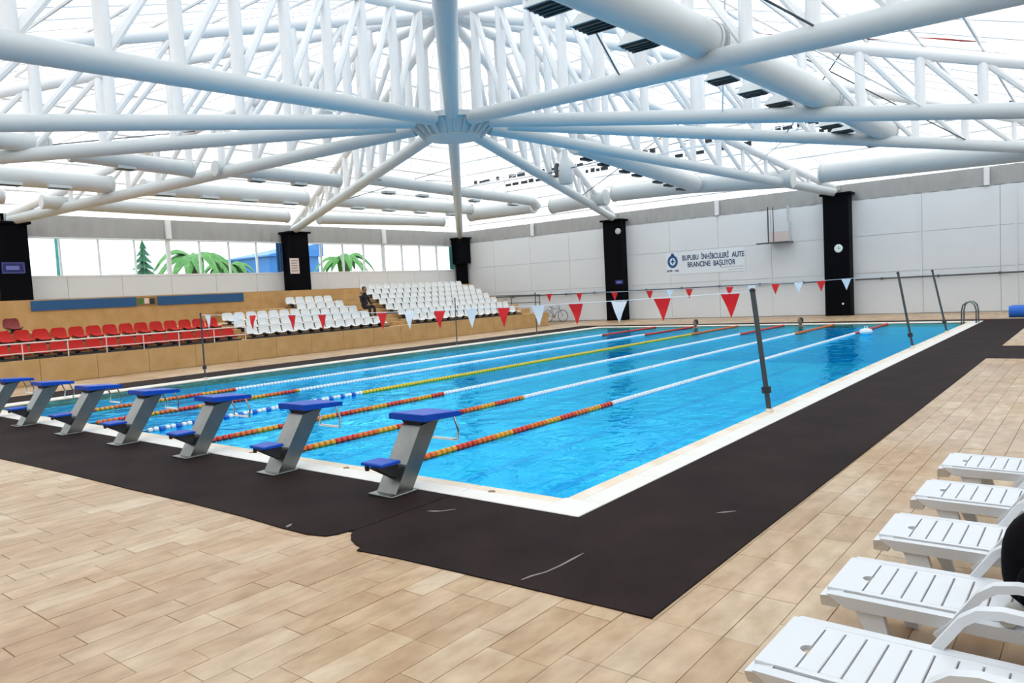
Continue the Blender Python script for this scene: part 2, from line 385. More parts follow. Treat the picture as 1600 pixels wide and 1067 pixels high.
wr = struct(MB().box(XR, XR+.3, YN, YF, 0, EAVE).build('wall_right', 'plaster', smooth=False), 'white wall along the right side of the hall', 'wall')
wn = struct(MB().box(XL-.3, XR+.3, YN-.3, YN, 0, EAVE).build('wall_near', 'plaster', smooth=False), 'white wall at the near end of the hall', 'wall')
colsX = [-29.7, -17.85, -5.95, 5.9]; colsY = [-7.8, 5.3, 18.4, 31.5]
# bays of the far wall
for a, b in ((XL, -18.3), (-17.4, -6.45), (-5.45, XR)):
    panels(wf, 'x', YF, a, b, ((0.02, 1.9), (1.9, 3.6), (3.6, 5.25)), 2.8, .05)
def corrugated(a0, a1, z0, z1, fixed, axis, parent):
    mb = MB(); v = []; f = []; n = int((a1-a0)/.30); i = 0
    for k in range(n+1):
        u = a0+(a1-a0)*k/n; d = .05 if k % 2 else .0
        for uu in (u-.06, u+.06):
            p = (uu, fixed-d) if axis == 'x' else (fixed+d, uu)
            v += [(p[0], p[1], z0), (p[0], p[1], z1)]
    for k in range(len(v)//2-1): f.append((2*k, 2*k+2, 2*k+3, 2*k+1))
    return mb.add(v, f).build('upper_sheet', 'band', parent, smooth=False)
for a, b in zip((XL+.1, -17.85, -5.95), (-17.85, -5.95, XR-.1)): corrugated(a, b, 5.28, EAVE, YF-.01, 'x', wf)
for x in (-23.8, -11.9, -.1):
    MB().box(x-.10, x+.10, YF-.18, YF-.06, 5.28, EAVE).build('upper_post', 'frame_white', wf, smooth=False)
for x in (-2.6, .9):
    MB().box(x-.05, x+.05, YF-.09, YF-.05, .03, 5.2).build('cover_strip', 'wall', wf, smooth=False)

# left wall: ochre base ledge, white spandrel, windows, grey upper sheets
wl = struct(MB().box(XL-.3, XL, YN, YF, 0, 3.5).box(XL-.3, XL, YN, YF, 5.16, EAVE).build('wall_left', 'wallb', smooth=False), 'white wall with a window band above the grandstand', 'wall')
panels(wl, 'y', XL, YN, YF, ((2.62, 3.5),), 2.2, .05)
LED = -29.05
struct(MB().box(XL, LED, YN+.05, YF-.05, 0, 2.6).build('wall_ledge', 'ochre', smooth=False), 'ochre stone ledge wall behind the grandstand seats', 'wall')
for a, b in zip((YN+.1, 5.3, 18.4), (5.3, 18.4, YF-.1)): corrugated(a, b, 5.18, EAVE, XL+.01, 'y', wl)
bays = ((5.75, 17.95), (18.9, 31.0), (-7.3, 4.8))
for bi, (a, b) in enumerate(bays):
    win = struct(MB().box(XL-.18, XL+.02, a-.45, a, 3.5, 5.16).box(XL-.18, XL+.02, b, b+.45, 3.5, 5.16).box(XL-.18, XL+.06, a, b, 3.5, 3.58).box(XL-.18, XL+.06, a, b, 5.10, 5.16)
          .build('window_%d' % (bi+1), 'frame_white', smooth=False), ('window band of eight panes before the palm trees', 'window band of eight panes beside the corner column', 'window band of eight panes nearest the camera side')[bi], 'window')
    n = 8; p = (b-a)/n
    for k in range(n):
        MB().box(XL-.10, XL-.09, a+k*p+.03, a+(k+1)*p-.03, 3.58, 5.10).build('pane', 'glass', win, smooth=False)
        if k:
            wd = .16 if k == n//2 else .035
            MB().box(XL-.13, XL+.04, a+k*p-wd/2, a+k*p+wd/2, 3.58, 5.10).build('mullion', 'frame_white', win, smooth=False)
    MB().box(XL+.05, XL+.2, (a+b)/2-.11, (a+b)/2+.11, 5.18, EAVE).build('upper_post', 'frame_white', wl, smooth=False)
# blue boards on the ledge, standing in for low windows with blue curtains
for a, b, t in ((5.7, 9.75, 'long blue board for low curtained windows on the ledge nearest the blue sign column'), (10.7, 14.9, 'long blue board for low curtained windows on the ledge under the palm tree window')):
    o = MB().bbox(LED+.004, LED+.05, a, b, 2.16, 2.56, .01).build('blue_board', 'bluepanel', smooth=False); tag(o, t, 'board', 'blue boards on the ledge')
o = MB().box(LED, LED+.04, 9.8, 10.65, 2.18, 2.54).build('view_gap_board', 'drain', smooth=False); tag(o, 'small brown board for the open view between the two blue boards', 'board')  # board and patches stand in for the opening with a view outside
for k, (y, z) in enumerate(((9.95, 2.36), (10.2, 2.38), (10.45, 2.35))):
    MB().box(LED+.04, LED+.05, y-.1, y+.1, z-.12, z+.12).build('view_patch', ('leaf', 'paper', 'louvre')[k], o, smooth=False)
for a, nm, lab in ((17.5, 'teal', 'dark blue curtain strip at the window edge beside the poster column'), (30.55, 'teal', 'teal curtain strip at the window edge by the corner column')):
    mb = MB(); pts = [(XL+.10+.03*math.sin(k*1.6), a+.045*k) for k in range(9)]
    poly = pts+[(x-.02, y) for x, y in reversed(pts)]
    o = mb.prism(poly, 3.6, 5.1).build('curtain', 'bluepanel' if a < 20 else 'teal'); tag(o, lab, 'curtain')

# ================================================================ columns
def column(x, y, z0, wx, wy, label, narrow=None):
    e = empty('column', label, 'column', (x, y, z0))
    h = 5.55-z0
    if narrow is None: MB().box(-wx/2, wx/2, -wy/2, wy/2, 0, h).build('shaft', 'black', e, smooth=False)
    else:
        MB().box(-wx/2, wx/2, -wy/2, wy/2, narrow, h).build('shaft', 'black', e, smooth=False)
        MB().box(-wx/3.2, wx/3.2, -wy/3.2, wy/3.2, 0, narrow).build('lower_shaft', 'black', e, smooth=False)
    MB().box(-wx/2-.12, wx/2+.12, -wy/2-.12, wy/2+.12, h, h+.09).build('cap_plate', 'black', e, smooth=False)
    MB().lathe([(.22, h+.09), (.22, h+.13), (.13, h+.15), (.13, h+.22)], 14).build('bearing', 'stain', e)
    return e
c965 = column(-17.85, 31.35, 0, 1.12, .6, 'tall black column left of the banner on the far wall')
c1310 = column(-5.95, 31.35, 0, 1.12, .6, 'tall black column carrying the round clock on the far wall')
c713 = column(-29.45, 31.25, 2.6, .95, .8, 'black column in the far corner with a narrower lower shaft', 1.35)
c452 = column(-29.45, 18.4, 2.6, .7, 1.15, 'black column on the ledge with a pale poster')
c20 = column(-29.45, 5.3, 2.6, .7, 1.1, 'black column with a blue sign at the left edge')
cFR = column(5.65, 31.35, 0, .9, .6, 'black column in the far right corner of the hall')

# things on the columns
o = empty('wall_clock', 'round pale green wall clock on the black column', 'clock', (-5.85, 31.05, 3.10))
MB().lathe([(.19, 0), (.19, -.05), (.17, -.06)], 24, axis='y').build('case', 'chrome', o)
MB().lathe([(.165, -.058), (.165, -.064)], 24, axis='y').build('dial', 'clockface', o)
MB().box(-.008, .008, -.07, -.066, -.02, .11).build('minute_hand', 'cable', o, smooth=False)
MB().box(-.008, .06, -.07, -.066, -.012, .012).build('hour_hand', 'cable', o, smooth=False)
o = empty('floodlight', 'small white oval light near the top of the column left of the banner', 'light', (-17.42, 31.05, 4.96))
MB().lathe([(.16, 0), (.17, -.06), (.10, -.12)], 16, axis='y').build('lamp_body', 'steel_white', o); MB().box(-.04, .04, -.03, 0, -.12, .12).build('lamp_bracket', 'polesteel', o, smooth=False)
o = empty('lane_sign', 'small deep blue sign low on the column left of the banner', 'sign', (-17.5, 31.05, 2.14))
MB().bbox(-.24, .24, -.02, 0, -.12, .12, .004).build('sign_plate', 'sign_blue', o, smooth=False); MB().box(-.16, .16, -.024, -.02, -.05, .05).build('sign_print', 'sign_edge', o, smooth=False)
o = empty('blue_sign', 'deep blue rectangular sign on the leftmost black column', 'sign', (-29.10, 5.25, 3.86))
MB().box(0, .02, -.40, .40, -.22, .22).build('sign_plate', 'sign_blue', o, smooth=False)
MB().box(.02, .024, -.37, .37, .18, .195).box(.02, .024, -.37, .37, -.195, -.18).box(.02, .024, -.37, -.355, -.18, .18).box(.02, .024, .355, .37, -.18, .18).box(.02, .024, -.25, .2, -.08, .08).build('sign_print', 'sign_edge', o, smooth=False)
o = empty('poster', 'pale pink paper poster on the column between the windows', 'poster', (-29.10, 18.02, 3.86))
MB().box(0, .01, -.28, .28, -.40, .40).build('sheet', 'paper', o, smooth=False)
for k in range(5): MB().box(.01, .013, -.2, .2-.05*(k % 2), .24-.13*k, .30-.13*k).build('print_line', 'print', o, smooth=False)
MB().lathe([(.045, 0), (.045, -.03), (.03, -.04)], 12, axis='y').build('round_button', 'clockface', None, (-5.72, 31.05, .55))
tag(bpy.data.objects['round_button'], 'tiny pale round button low on the clock column', 'button')

# banner on the far wall
def text_mesh(body, size, mt, align='CENTER', ext=.004):
    cu = bpy.data.curves.new('lettering', 'FONT'); cu.body = body; cu.size = size; cu.align_x = align; cu.align_y = 'CENTER'; cu.extrude = ext; cu.offset = size*.018
    ob = bpy.data.objects.new('tmp', cu); COL.objects.link(ob); bpy.context.view_layer.update()
    me = bpy.data.meshes.new_from_object(ob.evaluated_get(bpy.context.evaluated_depsgraph_get()))
    bpy.data.objects.remove(ob); me.materials.clear(); me.materials.append(MT[mt]); return me
ban = empty('banner', 'white banner with blue emblem and two lines of navy lettering on the far wall', 'banner', (-12.72, YF-.05, 2.97))
MB().box(-2.2, 2.2, -.015, 0, -.60, .60).build('banner_sheet', 'banner', ban, smooth=False)
for words, z, xc in (((('BUPUBU', .92), ('İNHİBCULERİ', 1.50), ('AUTE', .66)), .24, .47), ((('BRANÇINE', 1.28), ('BAŞLIYOR', 1.18)), -.13, .37)):
    x = xc-(sum(q for _, q in words)+.16*(len(words)-1))/2
    for body, wd in words:
        me = text_mesh(body, .34, 'navy'); t = link('lettering', me, ban, (x+wd/2, -.02, z)); t.rotation_euler = (math.pi/2, 0, 0)
        t.scale = (wd/max(t.dimensions.x, .1), 1.12, 1); x += wd+.16
t = link('caption', text_mesh('BUPE  1962', .15, 'navy'), ban, (-1.80, -.02, -.40)); t.rotation_euler = (math.pi/2, 0, 0)
em = MB(); 
for a in range(24):
    a0, a1 = 2*math.pi*a/24, 2*math.pi*(a+1)/24
    em.hexa([(math.cos(a0)*.17, -.02, math.sin(a0)*.2), (math.cos(a1)*.17, -.02, math.sin(a1)*.2), (math.cos(a1)*.3, -.02, math.sin(a1)*.34), (math.cos(a0)*.3, -.02, math.sin(a0)*.34),
             (math.cos(a0)*.17, -.012, math.sin(a0)*.2), (math.cos(a1)*.17, -.012, math.sin(a1)*.2), (math.cos(a1)*.3, -.012, math.sin(a1)*.34), (math.cos(a0)*.3, -.012, math.sin(a0)*.34)])
em.hexa([(-.12, -.02, .3), (.12, -.02, .3), (.06, -.02, .44), (-.06, -.02, .44), (-.12, -.012, .3), (.12, -.012, .3), (.06, -.012, .44), (-.06, -.012, .44)])
em.box(-.10, .10, -.02, -.012, -.03, .05).box(-.03, .03, -.02, -.012, -.12, .14)
em.build('emblem', 'emblem', ban, (-1.80, 0, .10), smooth=False)
MB().box(.9, 2.1, -.019, -.014, -.37, -.345).box(1.3, 2.1, -.019, -.014, -.50, -.48).build('small_print', 'print', ban, smooth=False)

# hanging shelf with rods on the far wall
sh = empty('hanging_shelf', 'dark hanging shelf on rods high on the far wall', 'shelf', (-8.7, YF-.06, 3.62))
MB().hexa([(-.95, -.75, -.04), (.6, -.75, -.04), (.6, 0, -.04), (-.4, 0, -.04), (-.95, -.75, .02), (.6, -.75, .02), (.6, 0, .02), (-.4, 0, .02)]).build('shelf_board', 'polesteel', sh, smooth=False)
for x, y in ((-.55, -.2), (-.38, -.6), (-.28, -.2)): MB().tube([(x, y, .02), (x, y, 1.75)], .02, 8).build('hanger_rod', 'polesteel', sh)
MB().tube([(.55, -.3, .02), (.55, -.3, .9), (.48, -.3, 1.05), (.48, -.3, 1.75)], .06, 10).build('hanger_post', 'steel_white', sh)
MB().box(-.5, .5, -.03, 0, .02, .55).build('back_panel', 'paper', sh, smooth=False)

# pipe along the far wall
pp = empty('wall_pipe', 'thin grey pipe running along the far wall at head height', 'pipe', (0, YF-.2, 1.62))
for a, b in ((-28.6, -18.5), (-17.2, -6.6), (-5.3, XR-.2)):
    MB().tube([(a, 0, 0), (b, 0, 0)], .035, 8).build('pipe', 'polesteel', pp)
    n = 5
    for k in range(n): 
        x = a+(b-a)*(k+.5)/n; MB().box(x-.03, x+.03, -.02, .15, -.06, .06).build('pipe_clip', 'polesteel', pp, smooth=False)

# ================================================================ roof
ceil = struct(link('ceiling', None), 'bright translucent pyramid roof', 'roof')
ex0, ex1, ey0, ey1 = XL-.3, XR+.3, YN-.3, YF+.3
apex = Vector((HX, HY, APEX))
def eaves():
    bx = [ex0, -17.85, -5.95, ex1]; by = [ey0, 5.3, 18.4, ey1]
    P = [(bx[i], ey1) for i in range(4)]+[(ex1, by[i]) for i in (2, 1, 0)]+[(bx[i], ey0) for i in (2, 1, 0)]+[(ex0, by[i]) for i in (1, 2)]
    return P
E_ = eaves()
for k in range(12):
    a = Vector((*E_[k], EAVE)); b = Vector((*E_[(k+1) % 12], EAVE))
    up = Vector((0, 0, .02))
    g = .012
    MB().add([apex, a.lerp(b, g), b.lerp(a, g), apex+up, a.lerp(b, g)+up, b.lerp(a, g)+up], [(0, 1, 2)]).build('roof_sheet', 'roof', ceil, smooth=False)
for side in range(4):
    c = [Vector((ex0, ey1, EAVE)), Vector((ex1, ey1, EAVE)), Vector((ex1, ey0, EAVE)), Vector((ex0, ey0, EAVE))]
    a, b = c[side], c[(side+1) % 4]
    for t in [.10+.0695*i for i in range(13)]:
        p, q = apex.lerp(a, t), apex.lerp(b, t)
        MB().tube([p-Vector((0, 0, .07)), q-Vector((0, 0, .07))], .045, 6).build('purlin', 'web_white', ceil)
    d = (b-a)
    for s in [(i+.5)/18 for i in range(18)]:
        p = a+d*s
        q = apex.lerp(p, .12); MB().tube([q-Vector((0, 0, .02)), p-Vector((0, 0, .02))], .018, 4).build('sheet_seam', 'web_white', ceil)

# hub
hub = empty('roof_hub', 'round steel hub where all the roof trusses meet', 'hub', (HX, HY, 6.72))
MB().lathe([(.80, 0), (.82, .03), (1.15, .38), (1.30, .40), (1.30, .56), (1.0, .58)], 40).build('drum', 'duct', hub)
MB().lathe([(.78, -.03), (.83, -.02), (.83, .0)], 40).build('bottom_plate', 'duct', hub)
for k in range(24):
    a = 2*math.pi*k/24; c, s = math.cos(a), math.sin(a)
    MB().hexa([(c*.83-s*.02, s*.83+c*.02, .02), (c*.83+s*.02, s*.83-c*.02, .02), (c*1.18+s*.02, s*1.18-c*.02, .36), (c*1.18-s*.02, s*1.18+c*.02, .36),
               (c*.95-s*.02, s*.95+c*.02, .02), (c*.95+s*.02, s*.95-c*.02, .02), (c*1.28+s*.02, s*1.28-c*.02, .36), (c*1.28-s*.02, s*1.28+c*.02, .36)]).build('gusset', 'duct', hub, smooth=False)
MB().tube([(0, 0, .58), (0, 0, 3.95)], .35, 20).build('mast', 'web_white', hub)

# trusses
TR = [((-29.55, 31.35), 5.70, 'roof truss from the hub to the far corner column'), ((-17.85, 31.35), 5.72, 'roof truss from the hub to the column left of the banner'),
      ((-5.95, 31.35), 5.68, 'roof truss from the hub to the clock column'), ((5.75, 31.35), 5.62, 'roof truss running right just above the perimeter duct'),
      ((5.95, 18.4), 5.25, 'roof truss running nearly level towards the right edge'), ((5.95, 5.3), 5.05, 'roof truss rising to the upper right corner'),
      ((5.95, -7.8), 5.3, 'roof truss passing overhead straight above the hub'), ((-5.95, -7.85), 4.85, 'roof truss with the thick chord rising to the upper left corner'),
      ((-17.85, -7.85), 5.45, 'roof truss running nearly level to the left edge'), ((-29.55, -7.6), 5.65, 'roof truss dipping gently to the left edge'),
      ((-29.6, 5.3), 5.70, 'roof truss from the hub to the blue sign column'), ((-29.6, 18.4), 5.72, 'roof truss from the hub to the poster column')]
def tz(end, t, ze): return 7.22+(ze-7.22)*t
TOP0, TOP1 = 10.45, 5.85
truss_objs = []
for k, ((ex, ey), ze, lab) in enumerate(TR):
    e = empty('roof_truss', 'white tubular '+lab, 'truss', (HX, HY, 7.22), group='radial roof trusses')
    def P(t, z): return Vector((HX+(ex-HX)*t-HX, HY+(ey-HY)*t-HY, z-7.22))
    def zb(t): return 7.22+(ze-7.22)*t
    def zt(t): return TOP0+(max(TOP1, ze+.12)-TOP0)*t
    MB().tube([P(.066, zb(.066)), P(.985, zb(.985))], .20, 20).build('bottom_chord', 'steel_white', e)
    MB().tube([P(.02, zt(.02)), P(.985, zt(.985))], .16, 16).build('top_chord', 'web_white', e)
    n = 12; ts = [.09+.073*i for i in range(n)]
    for i, t in enumerate(ts):
        r = .125 if zt(t)-zb(t) > 1.2 else .085
        MB().tube([P(t, zb(t)+.1), P(t, zt(t)-.05)], r, 10).build('post', 'web_white', e)
        if i < n-1:
            t2 = ts[i+1]
            MB().tube([P(t, zt(t)-.05), P(t2, zb(t2)+.1)], r*.68, 8).build('diagonal', 'web_white', e)
    # slender brace rods towards the next truss
    (nx_, ny_), nze, _ = TR[(k+1) % 12]
    for t, u in ((.42, .58), (.68, .5)):
        q = Vector(((nx_-HX)*u, (ny_-HY)*u, TOP0+(TOP1-TOP0)*u-.1-7.22))
        MB().tube([P(t, zb(t)+.1), q], .02, 6).build('brace_rod', 'polesteel' if (k+int(t*10)) % 2 else 'web_white', e)
    truss_objs.append(e)

# dark perforated cable trays under the far roof slope
tr = empty('cable_tray', 'dark dotted cable tray hanging under the far roof slope', 'cable tray', (0, 24.4, 7.62))
for yy, zz in ((0, 0), (.9, -.22)):
    MB().box(-24, 4.5, yy-.02, yy+.02, zz-.03, zz-.01).build('tray_rail', 'web_white', tr, smooth=False)
    x = -22.0
    while x < 3.5:
        l = R_.uniform(.12, .5)
        if R_.random() < .62: MB().box(x, x+l, yy-.04, yy+.04, zz, zz+R_.uniform(.10, .2)).build('tray_slot', 'louvre', tr, smooth=False)
        x += l+R_.uniform(.06, .22)
for x in (-22, -16, -10, -4, 2): MB().tube([(x, 0, 0), (x, 0, .28)], .02, 6).build('tray_hanger', 'web_white', tr)
# red sprinkler pipes above the side trusses
for x0, y0, z0, x1, y1, z1, lab in ((-4.5, 15.2, 8.75, 5.8, 18.9, 6.75, 'thin red sprinkler pipe under the roof at upper right'), (-10.2, 4.5, 8.9, -7.4, -6.5, 6.9, 'thin red sprinkler pipe under the roof at upper left')):
    o = MB().tube([(0, 0, 0), (x1-x0, y1-y0, z1-z0)], .045, 8).build('sprinkler_pipe', 'darkred', ceil, (x0, y0, z0)); o['label'] = lab

# ================================================================ air ducts
def duct(name, label, segs, r, diff=None, flip=1):
    """segs: list of polylines; diff: (axis, positions, size) grilles"""
    e = empty(name, label, 'duct', segs[0][0], group='round white air ducts under the roof')
    o0 = Vector(segs[0][0])
    for s in segs:
        MB().tube([Vector(p)-o0 for p in s], r, 24).build('duct_pipe', 'duct', e)
        for p, q in ((s[0], s[1]), (s[-1], s[-2])):
            p, q = Vector(p), Vector(q); d = (q-p).normalized()
            MB().tube([p-o0+d*.02, p-o0+d*.10], r+.025, 24).build('duct_collar', 'duct', e)
    return e, o0
def grille(e, p, ax, ln=.55, w=.32, h=.10):
    """flat outlet box with a dark louvred face, below a duct"""
    hx, hy = (ln/2, w/2) if ax == 'x' else (w/2, ln/2)
    b = MB().box(p[0]-hx, p[0]+hx, p[1]-hy, p[1]+hy, p[2], p[2]+h).build('outlet_box', 'steel_white', e, smooth=False)
    MB().box(p[0]-hx*.9, p[0]+hx*.9, p[1]-hy*.9, p[1]+hy*.9, p[2]-.02, p[2]).build('louvre', 'louvre', b, smooth=False)
# right duct with hanging outlet boxes
e, o0 = duct('air_duct', 'thick white air duct with rows of hanging dark outlet boxes at upper right', [[(-2.1, 1.0, 6.2), (-2.1, 8.35, 6.45)], [(-2.1, 8.55, 6.46), (-2.1, 16.2, 6.66)], [(-2.1, 16.4, 6.66), (-2.1, 23.2, 6.72)]], .36)
for y in (3.4, 4.6, 5.9, 7.5, 10.0, 11.4, 13.3, 15.2, 16.6, 18.4, 20.0, 21.4, 22.6, 24.6, 25.8):
    z = 6.28+.017*y; p = Vector((-3.05, y, z))-o0
    b = MB().hexa([tuple(p+Vector(q)) for q in ((-.32, -.32, 0), (.32, -.32, 0), (.32, .32, 0), (-.32, .32, 0), (-.2, -.2, .22), (.2, -.2, .22), (.2, .2, .22), (-.2, .2, .22))]).build('outlet_box', 'duct', e, smooth=False)
    MB().box(p.x-.27, p.x+.27, p.y-.27, p.y+.27, p.z-.02, p.z).build('louvre', 'louvre', b, smooth=False)
    for k in range(4): MB().box(p.x-.27, p.x+.27, p.y-.22+.13*k, p.y-.20+.13*k, p.z-.045, p.z-.02).build('louvre_blade', 'polesteel', b, smooth=False)
    MB().tube([p+Vector((.1, 0, .2)), p+Vector((.45, 0, .32)), p+Vector((.8, 0, .32))], .12, 10).build('branch', 'duct', e)
# centre duct towards the far wall
e, o0 = duct('air_duct', 'blue tinted air duct with dark slots running from the hub to the far wall', [[(-11.0, 17.3, 7.08), (-11.0, 22.0, 6.76), (-11.0, 27.12, 6.41)]], .38)
for i, y in enumerate((18.4, 19.6, 21.2, 22.2, 24.0, 25.0, 26.2)):
    z = 7.08+(6.42-7.08)*(y-17.3)/9.7; p = Vector((-11.22, y, z-.37))-o0
    MB().box(p.x-.15, p.x+.05, p.y-.30, p.y+.30, p.z-.03, p.z+.06).build('slot', 'louvre', e, smooth=False)
# far wall duct
e, o0 = duct('air_duct', 'perimeter air duct along the far wall passing behind the clock column', [[(-25.2, 27.6, 6.54), (-20.6, 27.6, 6.52)], [(-19.4, 27.6, 6.36), (-16.0, 27.6, 6.44)], [(-15.6, 27.6, 6.56), (-11.4, 27.6, 6.44), (-6.7, 27.6, 6.12)], [(-5.6, 27.6, 6.16), (.9, 27.6, 6.0), (4, 27.6, 5.96)]], .39)
# left ducts
e, o0 = duct('air_duct', 'innermost air duct along the grandstand side ending in an elbow at the far wall', [[(-20, -4, 6.9), (-20, 3.5, 6.82)], [(-20, 4.0, 6.68), (-20, 7.8, 6.53)], [(-20, 8.6, 6.66), (-20, 13.9, 6.66)], [(-20, 14.9, 6.90), (-20, 20.8, 6.76), (-20, 26.6, 6.66), (-20, 26.8, 6.58), (-20, 27.05, 6.32)]], .25)
for y in (5.6, 10.2, 12.0, 16.5, 18.5, 22, 25): grille(e, Vector((-20, y, 6.34))-o0, 'y')
e, o0 = duct('air_duct', 'middle air duct above the grandstand with dark grilles', [[(-24.6, -4, 6.7), (-24.6, 7.2, 6.58)], [(-24.6, 8.3, 6.58), (-24.6, 15.7, 6.62)], [(-24.6, 17.2, 6.66), (-24.6, 26.9, 6.75)]], .31)
for y in (1, 3.8, 5.3, 9, 10.8, 12.6, 14.6, 18.4, 20.4, 22.6, 25): grille(e, Vector((-24.3, y, 6.28))-o0, 'y', .7, .3)
e, o0 = duct('air_duct', 'outer air duct hugging the window wall above the grandstand', [[(-26.8, -4, 6.3), (-26.8, 4.4, 6.24)], [(-26.8, 5.6, 6.14), (-26.8, 16.2, 6.04)], [(-26.8, 18.0, 6.04), (-26.8, 26.9, 6.24)]], .25)
# open ended duct and drop beside the clock truss
o = empty('duct_outlet', 'short duct with a dark open round end below the hub', 'duct', (-14.3, 20.9, 6.92))
MB().tube([(.18, .35, .05), (0, 0, 0)], .30, 24, False).build('outlet_pipe', 'duct', o)
MB().lathe([(.30, 0), (.30, .02), (.26, .03)], 24).build('outlet_mouth', 'louvre', o)
bpy.data.objects['outlet_mouth'].rotation_euler = Vector((-.18, -.35, -.05)).to_track_quat('Z', 'Y').to_euler()
o = empty('duct_drop', 'vertical bottle shaped duct drop beside the open round duct end', 'duct', (-13.7, 20.6, 6.22))
MB().lathe([(.10, 0), (.26, .03), (.30, .18), (.30, .70), (.2, .95), (.13, 1.15), (.12, 1.45)], 24).build('drop_body', 'duct', o)
o = empty('hanging_speaker', 'white cylindrical lamp hanging under the chord left of the hub', 'lamp', (-15.2, 9.6, 7.15))
MB().lathe([(.26, 0), (.28, .04), (.28, .62), (.2, .70)], 20).build('lamp_body', 'duct', o); MB().lathe([(.25, -.03), (.25, .0)], 20).build('lamp_lens', 'louvre', o)
MB().tube([(0, 0, .7), (0, 0, 1.0)], .03, 6).build('lamp_rod', 'polesteel', o)

# ================================================================ grandstand
Z0 = .73
def rowX(k): return -20.35-.78*k
def rowZ(k, rise=.25): return Z0+rise*k
gs = MB(); 
stand = struct(empty('grandstand', 'ochre stone grandstand with stepped tiers along the left side', 'grandstand', (-19.85, 0, 0)))
def gbox(x0, x1, y0, y1, z0, z1, nm): return MB().box(x0+19.85, x1+19.85, y0, y1, z0, z1).build(nm, 'ochre', stand, smooth=False)
gbox(LED+.005, -19.9, YN+.1, 27.4, 0, Z0-.005, 'base')
for k in range(22):
    y0 = -6.6+k*1.545
    MB().bbox(-.05, 0, y0+.006, y0+1.539, .01, Z0, .006).build('facing_slab', 'ochre', stand, smooth=False)
def tier(k, y0, y1, rise=.25): gbox(LED+.01, rowX(k)+.42, y0, y1, rowZ(k-1, rise)-.005, rowZ(k, rise), 'tier')
tier(1, -6, 9.55, .36); tier(2, -6, 3.6, .36)
tier(1, 9.56, 16.75); tier(2, 9.56, 16.75); tier(3, 13.4, 16.75); tier(4, 13.4, 16.75)
for k in range(1, 7): tier(k, 17.45, 26.9)
for k in range(1, 9): gbox(-20.1-.4*k-.4, -20.1-.4*k, 16.76, 17.44, Z0-.005 if k == 1 else Z0+.15*(k-1)-.005, Z0+.15*k, 'aisle_step')

# seats: a moulded shell on a dark bracket, facing +x
def seat_mesh(nm, mt):
    prof = [(.38, .155), (.35, .185), (.24, .18), (.08, .165), (.0, .18), (-.035, .24), (-.06, .34), (-.075, .43), (-.08, .47)]
    hw = [.17, .20, .21, .215, .22, .225, .22, .195, .13]
    v = []; f = []; nseg = 6; th = .018
    for side in (0, 1):
        for (x, z), h in zip(prof, hw):
            for j in range(nseg+1):
                u = -1+2*j/nseg; dish = .022*(u*u)
                nxn, nzn = (0, 1) if z < .19 and x > .02 else (1, .15)
                v.append((x+nxn*(dish-side*th), u*h, z+nzn*(dish-side*th)))
    m_ = len(prof)*(nseg+1)
    for i in range(len(prof)-1):
        for j in range(nseg):
            a = i*(nseg+1)+j; b = a+nseg+1
            f.append((a, b, b+1, a+1)); f.append((m_+a, m_+a+1, m_+b+1, m_+b))
    for j in range(nseg):
        a = j; f.append((a, a+1, m_+a+1, m_+a)); b = (len(prof)-1)*(nseg+1)+j; f.append((b, m_+b, m_+b+1, b+1))
    for i in range(len(prof)-1):
        a = i*(nseg+1); b = a+nseg+1; f.append((a, m_+a, m_+b, b)); a += nseg; b += nseg; f.append((a, b, m_+b, m_+a))
    return MB().add(v, f).mesh(nm, mt)
shell = {c: seat_mesh('stadium_seat', c) for c in ('red', 'seatwhite', 'darkred')}
brk = MB().box(-.09, .42, -.235, .235, 0, .05).box(.02, .14, -.05, .05, .05, .145).box(.02, .33, -.16, .16, .11, .148).mesh('bracket_gap_shade', 'bracket', False)  # bracket; its wide dark base plate paints shade into the gaps between seats
def seat(k, y, c, label, group):
    o = link('stadium_seat', shell[c], None, (rowX(k)-.1, y, rowZ(k, .36 if 'red' in c else .25))); tag(o, label, 'seat', group)
    link('bracket_gap_shade', brk, o)
NTH = 'first second third fourth fifth sixth seventh eighth ninth tenth eleventh twelfth thirteenth fourteenth fifteenth sixteenth seventeenth eighteenth nineteenth'.split()
ordn = ['front', 'second', 'third', 'fourth', 'fifth', 'sixth', 'top']
def row(k, y0, n, c, lab, grp, skip=()):
    for i in range(n):
        if i in skip: continue
        seat(k, y0+.5*i+R_.uniform(-.008, .008), c, lab % NTH[i], grp)
row(0, 1.4, 16, 'red', 'red plastic seat in the front row behind the railing, %s from the left edge', 'red seats, front row')
row(1, 1.75, 15, 'red', 'red plastic seat in the second row behind the railing, %s from the left edge', 'red seats, second row')
row(2, 1.6, 2, 'red', 'bright red seat in the short third row, %s from the left edge', 'red seats, third row')
seat(2, 2.75, 'darkred', 'single dark red stadium seat at the end of the third row', None)
for k in range(3): row(k, 9.85, 13, 'seatwhite', 'white seat in the '+ordn[k]+' row of the lower white block, %s from the red seats', 'white seats left of the aisle, %s row' % ordn[k])
for k in (3, 4): row(k, 13.75, 5, 'seatwhite', 'white seat in the '+('fourth' if k == 3 else 'uppermost')+' row behind the seated person, %s from the left', 'white seats left of the aisle, %s row' % ordn[k])
starts = [18.1, 18.0, 18.0, 18.3, 18.6, 18.9, 19.2]; cnt = [15, 16, 16, 16, 16, 16, 15]
for k in range(7): row(k, starts[k], cnt[k], 'seatwhite', 'white seat in the '+ordn[k]+' row of the tall corner block, %s from the aisle', 'white seats right of the aisle, %s row' % ordn[k])

